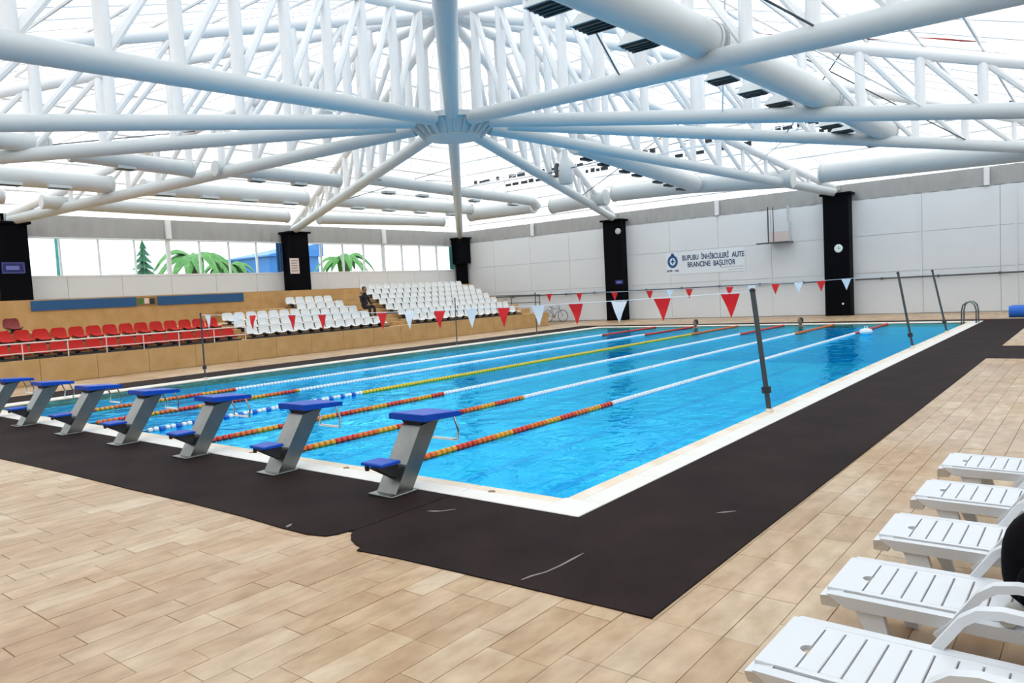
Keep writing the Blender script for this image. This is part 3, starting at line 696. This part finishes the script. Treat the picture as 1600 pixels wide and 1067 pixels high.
# white railing before the red seats
rl = empty('railing', 'thin pale two-rail railing in front of the red seats', 'railing', (-19.95, 0, Z0))
MB().tube([(0, -4, .47), (0, 9.35, .47)], .020, 8).build('top_rail', 'paper', rl); MB().tube([(0, -4, .19), (0, 9.35, .19)], .015, 8).build('lower_rail', 'paper', rl)
for y in (-.2, 1.0, 2.3, 3.48, 4.56, 5.68, 6.83, 8.07, 9.25): MB().tube([(0, y, 0), (0, y, .47)], .016, 8).build('baluster', 'paper', rl)
rl2 = empty('railing', 'dark handrail at the corner end of the white seats', 'railing', (0, 27.2, Z0))
MB().tube([(-20.2, 0, .95), (-28.8, 0, 1.1)], .03, 8).build('top_rail', 'polesteel', rl2); MB().tube([(-20.2, 0, .55), (-28.8, 0, .6)], .02, 8).build('lower_rail', 'polesteel', rl2)
for x in (-20.25, -22.2, -24.2, -26.2, -28.2): MB().tube([(x, 0, 0), (x, 0, 1.0)], .025, 8).build('baluster', 'polesteel', rl2)

# ================================================================ people
def skin_body(name, verts, edges, radii, mt, parent=None, loc=(0, 0, 0), rz=0, sub=2):
    me = bpy.data.meshes.new(name); me.from_pydata(verts, edges, []); ob = bpy.data.objects.new(name, me); COL.objects.link(ob)
    sk = ob.modifiers.new('skin', 'SKIN'); ss = ob.modifiers.new('sub', 'SUBSURF'); ss.levels = sub; ss.render_levels = sub
    for i, r in enumerate(radii):
        d = me.skin_vertices[0].data[i]; d.radius = (r, r) if not isinstance(r, tuple) else r; d.use_root = (i == 0)
    bpy.context.view_layer.update()
    m2_ = bpy.data.meshes.new_from_object(ob.evaluated_get(bpy.context.evaluated_depsgraph_get())); bpy.data.objects.remove(ob)
    m2_.materials.clear(); m2_.materials.append(MT[mt]); m2_.polygons.foreach_set('use_smooth', [True]*len(m2_.polygons)); m2_.name = name
    return link(name, m2_, parent, loc, rz)
# seated spectator, faces +x, seat height .43
pe = empty('person', 'person in dark clothes sitting on the stand beside the aisle', 'person', (rowX(2)+.02, 16.42, rowZ(2)-.12))
V = [(0, 0, .50), (-.02, 0, .66), (-.03, 0, .84), (-.02, 0, .97), (0, 0, 1.07), (.02, 0, 1.14),
     (.02, .10, .48), (.44, .13, .50), (.48, .14, .10), (.58, .14, .04),
     (.02, -.10, .48), (.44, -.13, .50), (.46, -.14, .10), (.56, -.14, .04),
     (-.03, .19, .93), (.06, .24, .68), (.30, .17, .58), (-.03, -.19, .93), (.06, -.24, .68), (.30, -.17, .58)]
Ed = [(0, 1), (1, 2), (2, 3), (3, 4), (4, 5), (0, 6), (6, 7), (7, 8), (8, 9), (0, 10), (10, 11), (11, 12), (12, 13), (3, 14), (14, 15), (15, 16), (3, 17), (17, 18), (18, 19)]
Rd = [.15, .14, .15, .12, .06, .055, .10, .075, .05, .04, .10, .075, .05, .04, .07, .05, .038, .07, .05, .038]
skin_body('body', V, Ed, Rd, 'shirt', pe)
MB().lathe([(.02, 1.10), (.065, 1.13), (.085, 1.20), (.092, 1.27), (.085, 1.33), (.05, 1.37), (.01, 1.385)], 14, (.03, 0, 0)).build('head', 'skin', pe)
MB().lathe([(.03, 1.16), (.095, 1.22), (.105, 1.29), (.095, 1.36), (.05, 1.40), (.01, 1.405)], 14, (.0, 0, 0)).build('hair', 'hair', pe)
MB().lathe([(.003, .13), (.018, .10), (.022, .085)], 8, (0, 0, 1.24), 'x').build('nose', 'skin', pe)
for s in (-1, 1):
    for q in range(5):
        pass
    skin_body('hand', [(.30, .17*s, .58), (.36, .15*s, .57), (.40, .145*s, .555), (.43, .145*s, .54), (.40, .125*s, .555), (.43, .12*s, .535), (.40, .165*s, .555), (.425, .17*s, .54), (.345, .12*s, .57), (.37, .105*s, .56)],
              [(0, 1), (1, 2), (2, 3), (1, 4), (4, 5), (1, 6), (6, 7), (0, 8), (8, 9)], [.028, .026, .010, .008, .010, .008, .010, .008, .011, .009], 'skin', pe, sub=1)
# swimmers: head and shoulders above the water
def swimmer(x, y, label, rz):
    e = empty('person', label, 'person', (x, y, -.035), rz, 'swimmers at the far end of the pool')
    skin_body('body', [(0, 0, -.35), (0, 0, -.15), (0, 0, .0), (0, 0, .10), (0, .17, -.04), (.05, .26, -.25), (.25, .30, -.22), (0, -.17, -.04), (.05, -.26, -.25), (.25, -.3, -.22)],
              [(0, 1), (1, 2), (2, 3), (1, 4), (4, 5), (5, 6), (1, 7), (7, 8), (8, 9)], [.14, .15, .07, .06, .08, .055, .04, .08, .055, .04], 'skin', e)
    MB().lathe([(.03, .06), (.07, .10), (.09, .17), (.095, .23), (.085, .29), (.05, .33), (.01, .345)], 14, (.02, 0, 0)).build('head', 'skin', e)
    MB().lathe([(.09, .17), (.105, .23), (.10, .30), (.06, .345), (.01, .36)], 14, (-.005, 0, 0)).build('hair', 'hair', e)
swimmer(-9.9, 24.3, 'dark haired swimmer resting at the far edge left of the clock column reflection', -2.2)
swimmer(-5.5, 24.2, 'dark haired swimmer at the far edge just left of the clock column', -1.9)
o = empty('float', 'small white float on the water beside the nearest lane rope', 'float', (-2.18, 20.1, -.04)); MB().lathe([(.05, 0), (.17, .03), (.2, .09), (.16, .16), (.04, .19)], 16).build('float_body', 'fl_wh', o); MB().tube([(-.05, 0, .18), (-.04, 0, .24), (.04, 0, .24), (.05, 0, .18)], .012, 6).build('float_handle', 'fl_wh', o)

# ================================================================ lane ropes
def beads(y0, y1, step, sel):
    mb = MB(); n = 8; y = y0; i = 0
    while y < y1-.001:
        if sel(i):
            a, b = y+.010, y+step-.010
            mb.lathe([(.018, a), (.042, a+.008), (.045, (a+b)/2), (.042, b-.008), (.018, b)], n, axis='y')
        y += step; i += 1
    return mb
lane_lab = ['nearest lane rope with red and orange floats then white', 'second lane rope from the lounger side, orange then white floats', 'third lane rope from the lounger side, red then white floats',
            'fourth lane rope with white floats near and yellow in the middle', 'fifth lane rope, orange then white floats', 'lane rope nearest the grandstand, orange then white floats']
for i in range(6):
    e = empty('lane_rope', lane_lab[i], 'lane rope', (-2.55-1.91*i, 0, -.022), group='floating lane ropes across the pool')
    MB().tube([(0, .02, 0), (0, L-.02, 0)], .012, 6).build('cable', 'cable', e)
    st = .095
    if i == 3: secs = [('fl_wh', .15, 4.6, lambda q: q % 3 < 2), ('bluebright', .15, 4.6, lambda q: q % 3 == 2), ('fl_ye', 4.6, 20.3, lambda q: True), ('fl_or', 20.3, 24.8, lambda q: True)]
    else:
        cyc = [('fl_red', 'fl_or', 'fl_am'), ('fl_or', 'fl_am', 'fl_red'), ('fl_red', 'fl_or', 'fl_am'), None, ('fl_or', 'fl_red', 'fl_am'), ('fl_or', 'fl_red', 'fl_am')][i]
        end = (5.0, 5.1, 5.0, 0, 4.4, 4.0)[i]
        secs = [(cyc[0], .15, end, lambda q: (q//4) % 3 == 0), (cyc[1], .15, end, lambda q: (q//4) % 3 == 1), (cyc[2], .15, end, lambda q: (q//4) % 3 == 2),
                ('fl_wh', end, 20.2, lambda q: True), ('fl_red' if i != 1 else 'fl_or', 20.2, 24.8, lambda q: True)]
    for mt, a, b, sel in secs:
        n = math.ceil((b-a)/st)
        o = beads(a, a+n*st if a+n*st < 24.85 else 24.85, st, sel).build('floats', mt, e); o['kind'] = 'stuff'
    for y in (0.0, L): MB().lathe([(.03, -.02), (.03, .02)], 8, (0, .02 if y == 0 else L-.02, 0), 'x').build('rope_hook', 'chrome', e)

# ================================================================ flag lines and poles
def pole(x, y, lean, label, z=1.76, r=.028, collar=True):
    e = empty('flag_pole', label, 'pole', (x, y, .006), group='flag poles at the pool edges')
    MB().tube([(0, 0, 0), (lean, 0, z)], r, 10).build('tube', 'polesteel', e)
    MB().lathe([(.055, 0), (.055, .03), (r+.004, .05)], 12).build('socket', 'gutter', e)
    if collar: MB().tube([(lean*.16, 0, .27), (lean*.2, 0, .36)], r+.03, 10).build('clamp', 'bracket', e)
    MB().lathe([(r+.006, z-.03), (r+.006, z+.01), (.01, z+.03)], 10, (lean, 0, 0)).build('cap', 'bracket', e)
    return e
pole(.09, 5, -.19, 'nearest dark flag pole at the right pool edge', 1.74, .036)
pole(.09, 15, -.30, 'second dark pole at the right pool edge, before the plain white wall', 1.86)
pole(.09, 20, -.36, 'third dark pole at the right pool edge, nearest the pool ladder', 1.86)
pole(-W-.12, 5, .02, 'thin dark flag pole at the pool edge before the red seats', 1.76, .022)
pole(-W-.12, 15, .02, 'thin dark pole at the pool edge before the tall white seat block', 1.78, .020, False)
pole(-W-.12, 20, .02, 'thin dark flag pole at the pool edge before the bicycle', 1.80, .022, False)
def flagline(y, xs, label, za, zmid, zb_, xa, xb):
    e = empty('flag_line', label, 'bunting', (xa, y, za))
    def zr(x):
        t = (x-xa)/(xb-xa); return za+(zb_-za)*t-4*t*(1-t)*((za+zb_)/2-zmid)
    pts = [(xa+(xb-xa)*k/24, 0) for k in range(25)]
    MB().tube([(px-xa, 0, zr(px)-za) for px, _ in pts], .006, 5).build('cord', 'fl_wh', e)
    for x, c in xs:
        wv = R_.uniform(-.03, .03); hw, h = .145, .36
        v = []; f = []
        z = zr(x)-za
        for s in (-.003, .003):
            v += [(x-xa-hw, s, z-.01), (x-xa, s+wv*.4, z-.012), (x-xa+hw, s, z-.01), (x-xa+.5*hw, s+wv, z-h*.5), (x-xa, s+wv*.7, z-h), (x-xa-.5*hw, s+wv, z-h*.5)]
        f = [(0, 5, 1), (1, 5, 3), (1, 3, 2), (5, 4, 3), (6, 7, 11), (7, 9, 11), (7, 8, 9), (11, 9, 10), (0, 1, 7, 6), (1, 2, 8, 7), (2, 3, 9, 8), (3, 4, 10, 9), (4, 5, 11, 10), (5, 0, 6, 11)]
        MB().add(v, f).build('pennant', 'flagred' if c == 'r' else 'flagwhite', e, smooth=False)
flagline(5, [(-14.8, 'w'), (-13.45, 'w'), (-12.69, 'r'), (-11.08, 'r'), (-9.95, 'r'), (-7.94, 'r'), (-7.12, 'w'), (-6.28, 'r'), (-5.47, 'w'), (-4.68, 'r'), (-3.91, 'w'), (-3.12, 'r'), (-2.28, 'w'), (-1.52, 'r'), (-.43, 'r')],
         'near line of red and white pennants across the pool', 1.74, 1.62, 1.72, -W-.068, -.148)
flagline(20, [(-14.42, 'r'), (-12.92, 'r'), (-11.27, 'r'), (-9.74, 'r'), (-8.9, 'w'), (-8.12, 'r'), (-6.59, 'r'), (-5.8, 'w'), (-4.97, 'r'), (-4.2, 'w'), (-3.48, 'r'), (-2.71, 'w')],
         'far line of red and white pennants across the pool', 1.78, 1.68, 1.83, -W-.068, -.312)

# ================================================================ starting blocks
def block():
    e = empty('starting_block', '', 'starting block', (0, 0, .009))
    MB().bbox(-.17, .17, -.82, -.49, 0, .022, .006).build('base_plate', 'stain', e, smooth=False)
    # leaning pedestal
    MB().hexa([(-.135, -.74, .02), (.135, -.74, .02), (.135, -.52, .02), (-.135, -.52, .02), (-.135, -.36, .62), (.135, -.36, .62), (.135, -.09, .66), (-.135, -.09, .66)]).build('pedestal', 'stain', e, smooth=False)
    MB().hexa([(-.10, -.34, .60), (.10, -.34, .60), (.10, -.08, .64), (-.10, -.08, .64), (-.15, -.36, .68), (.15, -.36, .68), (.15, -.04, .66), (-.15, -.04, .66)]).build('neck', 'bracket', e, smooth=False)
    b = .02
    pl = MB().hexa([(-.25, -.42, .675), (.25, -.42, .675), (.25, .12, .655), (-.25, .12, .655), (-.25, -.42, .735), (.25, -.42, .735), (.25, .12, .70), (-.25, .12, .70)]).build('platform', 'blue', e, smooth=False)
    MB().hexa([(-.235, -.405, .734), (.235, -.405, .734), (.235, .105, .700), (-.235, .105, .700), (-.235, -.405, .739), (.235, -.405, .739), (.235, .105, .705), (-.235, .105, .705)]).build('grip_pad', 'blue', pl, smooth=False)
    st = MB().bbox(-.20, .10, -.86, -.62, .30, .33, .01).build('rear_step', 'blue', e, smooth=False)
    MB().hexa([(-.08, -.66, .16), (.05, -.66, .16), (.05, -.60, .2), (-.08, -.60, .2), (-.08, -.88, .29), (.05, -.88, .29), (.05, -.62, .30), (-.08, -.62, .30)]).build('step_bracket', 'bracket', st, smooth=False)
    MB().lathe([(.02, .24), (.025, .27), (.02, .30)], 8, (-.16, -.82, 0)).build('step_bolt', 'bracket', st)
    for s in (-1, 1): MB().tube([(.19*s, .06, .66), (.19*s, .12, .50), (.19*s, .10, .40)], .012, 8).build('handle_arm', 'chrome', e)
    MB().tube([(-.19, .10, .40), (.19, .10, .40)], .014, 8).build('backstroke_bar', 'chrome', e)
    return e
b0 = block()
bl = ['starting block nearest the pool corner, blue top on a leaning steel post', 'second starting block from the pool corner', 'third starting block from the pool corner', 'fourth starting block, middle of the row of seven',
      'fifth starting block from the pool corner', 'sixth starting block, second from the left edge', 'starting block at the left edge, cut by the frame']
for i in range(7):
    o = b0 if i == 0 else dup(b0, (0, 0, 0))
    o.location = (-1.58-1.91*i, 0, .0105); o['label'] = bl[i]; o['group'] = 'row of starting blocks'

# ================================================================ sun loungers
def lounger():
    e = empty('sun_lounger', '', 'sun lounger', (0, 0, 0))
    ZS = .33; hw = .27; LEN = 1.15
    # seat bed: side rails with a rolled edge, slats between
    for s in (-1, 1):
        MB().hexa([(.10, s*hw-.03, ZS-.065), (LEN, s*hw-.03, ZS-.065), (LEN, s*hw+.015, ZS-.065), (.10, s*hw+.015, ZS-.065), (.02, s*hw-.045, ZS), (LEN, s*hw-.045, ZS), (LEN, s*hw+.03, ZS-.008), (.02, s*hw+.03, ZS-.008)]).build('side_rail', 'lounger', e, smooth=False)
    # foot end lip
    MB().hexa([(-.03, -hw+.04, ZS-.10), (.05, -hw+.04, ZS-.10), (.05, hw-.04, ZS-.10), (-.03, hw-.04, ZS-.10), (-.015, -hw-.03, ZS-.02), (.08, -hw-.03, ZS-.006), (.08, hw+.03, ZS-.006), (-.015, hw+.03, ZS-.02)]).build('foot_lip', 'lounger', e, smooth=False)
    p = .086; g = .007; iw = hw-.045
    # first slat has a half round drain hole
    x0, x1 = .0, .155
    arc = [(x1-.0-.035*math.sin(math.pi*k/8), .035*math.cos(math.pi*k/8)-.02) for k in range(9)]
    poly = [(x0, -iw), (x1, -iw)]+list(reversed(arc))+[(x1, iw), (x0, iw)]
    MB().prism(poly, ZS-.022, ZS).build('foot_slat', 'lounger', e, smooth=False)
    x = x1+g
    while x+p < LEN+.01:
        MB().bbox(x, x+p-g, -iw+.028, iw-.028, ZS-.022, ZS, .003).build('slat', 'lounger', e, smooth=False); x += p
    for s in (-1, 1): MB().box(x1, LEN, s*(iw-.013)-.016, s*(iw-.013)+.016, ZS-.022, ZS-.001).build('slat_edge', 'lounger', e, smooth=False)
    # legs
    for s in (-1, 1):
        for lx, d in ((.20, .10), (1.02, -.04)):
            MB().hexa([(lx+d-.03, s*(hw-.01)-.02, 0), (lx+d+.03, s*(hw-.01)-.02, 0), (lx+d+.03, s*(hw-.01)+.03, 0), (lx+d-.03, s*(hw-.01)+.03, 0),
                       (lx-.07, s*(hw-.02)-.02, ZS-.06), (lx+.06, s*(hw-.02)-.02, ZS-.06), (lx+.06, s*(hw-.02)+.03, ZS-.06), (lx-.07, s*(hw-.02)+.03, ZS-.06)]).build('leg', 'lounger', e, smooth=False)
    # arm rests: flat arched straps
    for s in (-1, 1):
        y0, y1 = s*(hw+.005), s*(hw+.06); ya, yb = min(y0, y1), max(y0, y1)
        path = [(.50, ZS-.10), (.56, ZS-.04), (.62, ZS+.05), (.67, ZS+.125), (.73, ZS+.17), (.81, ZS+.185), (1.08, ZS+.17), (1.17, ZS+.15), (1.22, ZS+.09), (1.22, ZS-.04)]
        v = []; f = []
        for i, (a, z) in enumerate(path):
            pa = Vector(path[max(i-1, 0)]); pb = Vector(path[min(i+1, len(path)-1)]); d = (pb-pa).normalized(); nn = Vector((-d.y, d.x))*.019
            v += [(a-nn.x, ya, z-nn.y), (a-nn.x, yb, z-nn.y), (a+nn.x, yb, z+nn.y), (a+nn.x, ya, z+nn.y)]
        for i in range(len(path)-1):
            a = i*4
            for q in range(4): f.append((a+q, a+(q+1) % 4, a+4+(q+1) % 4, a+4+q))
        f += [(3, 2, 1, 0), tuple(len(v)-4+q for q in range(4))]
        MB().add(v, f).build('armrest', 'lounger', e)
    # backrest, raised
    ang = math.radians(38); bx, bz = LEN+.02, ZS
    def B(u, y, n): return (bx+u*math.cos(ang)-n*math.sin(ang), y, bz+u*math.sin(ang)+n*math.cos(ang))
    def bb(u0, u1, y0, y1, n0, n1): return [B(u0, y0, n0), B(u1, y0, n0), B(u1, y1, n0), B(u0, y1, n0), B(u0, y0, n1), B(u1, y0, n1), B(u1, y1, n1), B(u0, y1, n1)]
    br = MB().hexa(bb(0, .75, -hw, -hw+.06, -.04, 0)).hexa(bb(0, .75, hw-.06, hw, -.04, 0)).hexa(bb(.68, .78, -hw, hw, -.04, 0)).build('backrest', 'lounger', e, smooth=False)
    for k in range(8): MB().hexa(bb(.01+.083*k, .01+.083*k+.073, -hw+.06, hw-.06, -.03, -.005)).build('slat', 'lounger', br, smooth=False)
    MB().tube([B(.45, -hw+.03, -.03), (bx+.38, -hw+.03, .02), (bx+.38, hw-.03, .02), B(.45, hw-.03, -.03)], .015, 8).build('prop', 'lounger', br)
    for s in (-1, 1): MB().box(LEN-.02, LEN+.80, s*hw-.03, s*hw+.03, ZS-.09, ZS-.03).build('back_rail', 'lounger', e, smooth=False)
    for s in (-1, 1): MB().hexa([(1.80, s*hw-.03, 0), (1.86, s*hw-.03, 0), (1.86, s*hw+.03, 0), (1.80, s*hw+.03, 0), (1.84, s*hw-.03, ZS-.05), (1.94, s*hw-.03, ZS-.05), (1.94, s*hw+.03, ZS-.05), (1.84, s*hw+.03, ZS-.05)]).build('leg', 'lounger', e, smooth=False)
    return e
l0 = lounger()
lspots = [(2.72, -2.33, 'white slatted sun lounger nearest the camera, cut by the bottom edge'), (2.75, -1.42, 'second white sun lounger from the front, with the black bag on it'), (2.78, -.47, 'third white sun lounger, middle of the row of five'),
          (2.80, .50, 'fourth white sun lounger from the front'), (2.81, 1.50, 'white sun lounger farthest from the camera')]
for i, (x, y, lab) in enumerate(lspots):
    o = l0 if i == 0 else dup(l0, (0, 0, 0))
    o.location = (x, y, 0); o.rotation_euler = (0, 0, R_.uniform(-.012, .012)); o['label'] = lab; o['group'] = 'white sun loungers in a row'
# black bag on the second lounger
bag = empty('bag', 'bulging black cloth bag standing on the second lounger at the right edge', 'bag', (3.66, -1.40, .335))
def blob(rx, ry, h, nz=10, n=20, lean=0):
    v = []; f = []
    for i in range(nz+1):
        t = i/nz; z = h*t; k = (1-abs(2*t-.85)**3.0*.55) if t < .95 else .35
        k *= (1 if t > .05 else .85)
        for a in range(n):
            th = 2*math.pi*a/n; c, s = math.cos(th), math.sin(th); q = (abs(c)**3+abs(s)**3)**(-1/3)
            v.append((rx*k*c*q+lean*t, ry*k*s*q, z))
    for i in range(nz):
        for a in range(n):
            b = (a+1) % n; f.append((i*n+a, i*n+b, (i+1)*n+b, (i+1)*n+a))
    f.append(tuple(range(n-1, -1, -1))); f.append(tuple(nz*n+a for a in range(n)))
    return MB().add(v, f)
blob(.19, .15, .47).build('bag_body', 'cloth', bag); blob(.10, .05, .22, 8, 16).build('front_pocket', 'cloth', bag, (-.02, -.17, .04))
MB().tube([(-.05, 0, .45), (-.05, 0, .52), (.05, 0, .53), (.06, 0, .45)], .013, 8).build('handle', 'cloth', bag)
o = empty('towel', 'rolled grey towel beside the black bag', 'towel', (3.52, -1.68, .335)); MB().tube([(0, -.05, .04), (.02, .05, .04)], .04, 14).build('roll', 'towel', o); MB().tube([(.0, -.055, .04), (.02, .056, .04)], .018, 10).build('roll_core', 'paper', o)

# ================================================================ far end objects
# pool ladder
ld = empty('pool_ladder', 'curved steel pool ladder rails at the far right pool corner', 'ladder', (0, 24.05, .012))
for y in (0, .55):
    MB().tube([(.36, y, 0), (.36, y, .45), (.32, y, .62), (.22, y, .72), (.08, y, .72), (-.03, y, .62), (-.07, y, .42), (-.08, y, -.9)], .024, 10).build('rail', 'stain', ld)
    MB().lathe([(.06, 0), (.06, .015), (.03, .03)], 12, (.36, y, 0)).build('flange', 'chrome', ld)
for z in (-.25, -.55): MB().box(-.12, -.04, 0, .55, z, z+.03).build('tread', 'stain', ld, smooth=False)
# blue rolled covers
for k, (x, y, lab) in enumerate(((1.0, 27.4, 'bright blue rolled pool cover lying in front at the far right'), (1.05, 27.95, 'bright blue rolled pool cover lying behind at the far right'))):
    o = empty('pool_cover', lab, 'pool cover', (x, y, 0), group='blue rolled covers')
    MB().tube([(0, 0, .21), (3.8, .05, .21)], .21, 20).build('roll', 'bluebright', o)
    for xx in (.6, 2.0, 3.3): MB().tube([(xx-.03, 0, .21), (xx+.03, 0, .21)], .218, 20).build('strap', 'sign_blue', o)
    MB().tube([(-.01, 0, .21), (3.81, .05, .21)], .06, 12).build('core', 'steel_white', o)
# bicycle leaning by the far wall
bk = empty('bicycle', 'bicycle parked against the far wall beside the grandstand', 'bicycle', (-22.9, 31.1, 0))
def wheel(x):
    mb = MB(); pts = [(x+.34*math.cos(2*math.pi*k/28), 0, .35+.34*math.sin(2*math.pi*k/28)) for k in range(29)]
    wo = mb.tube(pts, .018, 6, False).build('wheel', 'bracket', bk)
    s = MB()
    for k in range(10):
        a = 2*math.pi*k/10; s.tube([(x, 0, .35), (x+.33*math.cos(a), 0, .35+.33*math.sin(a))], .004, 4)
    s.build('spokes', 'chrome', wo); MB().tube([(x, -.05, .35), (x, .05, .35)], .02, 8).build('axle', 'chrome', wo)
wheel(.35); wheel(1.43)
MB().tube([(.35, 0, .35), (.80, 0, .32), (.62, 0, .86)], .016, 8).tube([(.35, 0, .35), (.66, 0, .76)], .012, 8).tube([(.66, 0, .76), (1.20, 0, .82)], .017, 8).tube([(.80, 0, .32), (1.22, 0, .76)], .018, 8).build('frame', 'polesteel', bk)
MB().tube([(1.43, 0, .35), (1.34, 0, .5), (1.20, 0, .86), (1.18, 0, .98)], .015, 8).build('fork', 'polesteel', bk)
MB().tube([(1.12, -.24, 1.0), (1.20, -.1, 1.0), (1.20, .1, 1.0), (1.12, .24, 1.0)], .012, 8).build('handlebar', 'chrome', bk)
MB().hexa([(.50, -.07, .86), (.76, -.02, .87), (.76, .02, .87), (.50, .07, .86), (.50, -.06, .90), (.76, -.015, .90), (.76, .015, .90), (.50, .06, .90)]).build('saddle', 'bracket', bk, smooth=False)
MB().tube([(.80, -.02, .32), (.80, .02, .32)], .09, 16).build('chainring', 'chrome', bk)
for s in (-1, 1): MB().tube([(.80, .05*s, .32), (.80+.15*s, .06*s, .26), (.80+.15*s, .13*s, .26)], .010, 6).build('crank', 'chrome', bk)

# ================================================================ outdoors
g = MB().box(-120, XL-.4, -60, 120, -.4, 1.2).build('outdoor_ground', 'grass', smooth=False); struct(g, 'grassy ground outside the windows', 'ground')
hl = MB()
pts = [(-115, y, 7.5+2.5*math.sin(y*.045)+2.2*math.sin(y*.13+1)) for y in range(-60, 125, 6)]
v = []; f = []
for i, (x, y, z) in enumerate(pts): v += [(x+18, y, 1.2), (x, y, z), (x-8, y, 1.2)]
for i in range(len(pts)-1): f += [(3*i, 3*i+3, 3*i+4, 3*i+1), (3*i+1, 3*i+4, 3*i+5, 3*i+2)]
struct(hl.add(v, f).build('hills', 'hill'), 'pale hills far beyond the windows', 'hill')
def palm(x, y, h, label, spread=2.4):
    e = empty('palm_tree', label, 'tree', (x, y, 1.2), group='palm trees outside the windows')
    MB().tube([(0, 0, 0), (.05, .05, h*.5), (0, .1, h)], [.22, .17, .15], 10).build('trunk', 'bark', e)
    for k in range(16):
        a = 2*math.pi*k/16+R_.uniform(-.15, .15); up = R_.uniform(.3, 1.0); sp = spread*R_.uniform(.8, 1.1)
        v = []; f = []
        for i in range(8):
            t = i/7; r = sp*t; z = h+up*math.sin(t*2.0)*1.1-1.7*t*t*sp*.45; w_ = .32*math.sin(math.pi*min(.12+t*.86, 1))+.02
            c, s = math.cos(a), math.sin(a)
            v += [(c*r-s*w_, s*r+c*w_+.1, z-.16*w_/.3), (c*r, s*r+.1, z+.05), (c*r+s*w_, s*r-c*w_+.1, z-.16*w_/.3)]
        for i in range(7):
            a_, b_ = i*3, i*3+3; f += [(a_, a_+1, b_+1, b_), (a_+1, a_+2, b_+2, b_+1)]
        MB().add(v, f).build('frond', 'leaf', e)
palm(-37.2, 16.9, 3.6, 'leafy palm tree filling the middle of the left window band', 2.5)
palm(-43, 22.5, 3.2, 'smaller palm tree right of the big palm outside the left window band', 1.8)
palm(-39.5, 29.6, 3.6, 'palm tree seen through the window beside the blue building', 2.3)
cf = empty('conifer_tree', 'pointed dark conifer tree outside the left window band', 'tree', (-34, 12.6, 1.2))
MB().tube([(0, 0, 0), (0, 0, 4.3)], [.14, .03], 8).build('trunk', 'bark', cf)
for k in range(9):
    z = 1.2+.34*k; r = 1.15*(1-k/9.6)
    mb = MB(); v = [(0, 0, z+.42)]; n = 18
    for a in range(n):
        q = r*(1 if a % 2 else .45)*R_.uniform(.85, 1.1); v.append((q*math.cos(2*math.pi*a/n), q*math.sin(2*math.pi*a/n), z-.1*(a % 2)))
    v.append((0, 0, z+.05))
    f = [(0, 1+a, 1+(a+1) % n) for a in range(n)]+[(n+1, 1+(a+1) % n, 1+a) for a in range(n)]
    mb.add(v, f).build('branch_whorl', 'conifer', cf, smooth=False)
bd = empty('building', 'bright blue building with a slanted roof outside the window', 'building', (-46, 27.8, 1.2))
MB().prism([(0, 0), (0, 4.6), (-6, 4.6), (-6, 0)], 0, 4.4).build('wall_block', 'bld_blue', bd, smooth=False)
MB().hexa([(-6.2, -.3, 4.4), (.3, -.3, 4.4), (.3, 4.9, 4.4), (-6.2, 4.9, 4.4), (-6.2, -.3, 4.5), (.3, -.3, 4.5), (.3, 4.9, 5.5), (-6.2, 4.9, 5.5)]).build('roof', 'bld_blue', bd, smooth=False)
for y in (.8, 2.4): MB().box(0, .04, y, y+.9, 1.6, 2.9).build('window', 'glass', bd, smooth=False)
lp = empty('flagpole_mast', 'thin teal mast outside the left window', 'mast', (-44, 12.4, 1.2)); MB().tube([(0, 0, 0), (0, 0, 7)], [.12, .08], 8).build('mast_tube', 'teal', lp); MB().lathe([(.16, 0), (.16, .12), (.1, .15)], 10).build('mast_base', 'teal', lp)
fn = empty('court_fence', 'pale teal court fence far outside the left window', 'fence', (-48, 8.2, 1.2))
for k in range(8): MB().tube([(0, k*.5, 0), (0, k*.5, 3.2)], .04, 6).build('fence_post', 'teal', fn)
for z in (.3, 1.6, 3.1): MB().tube([(0, 0, z), (0, 3.5, z)], .03, 6).build('fence_rail', 'teal', fn)
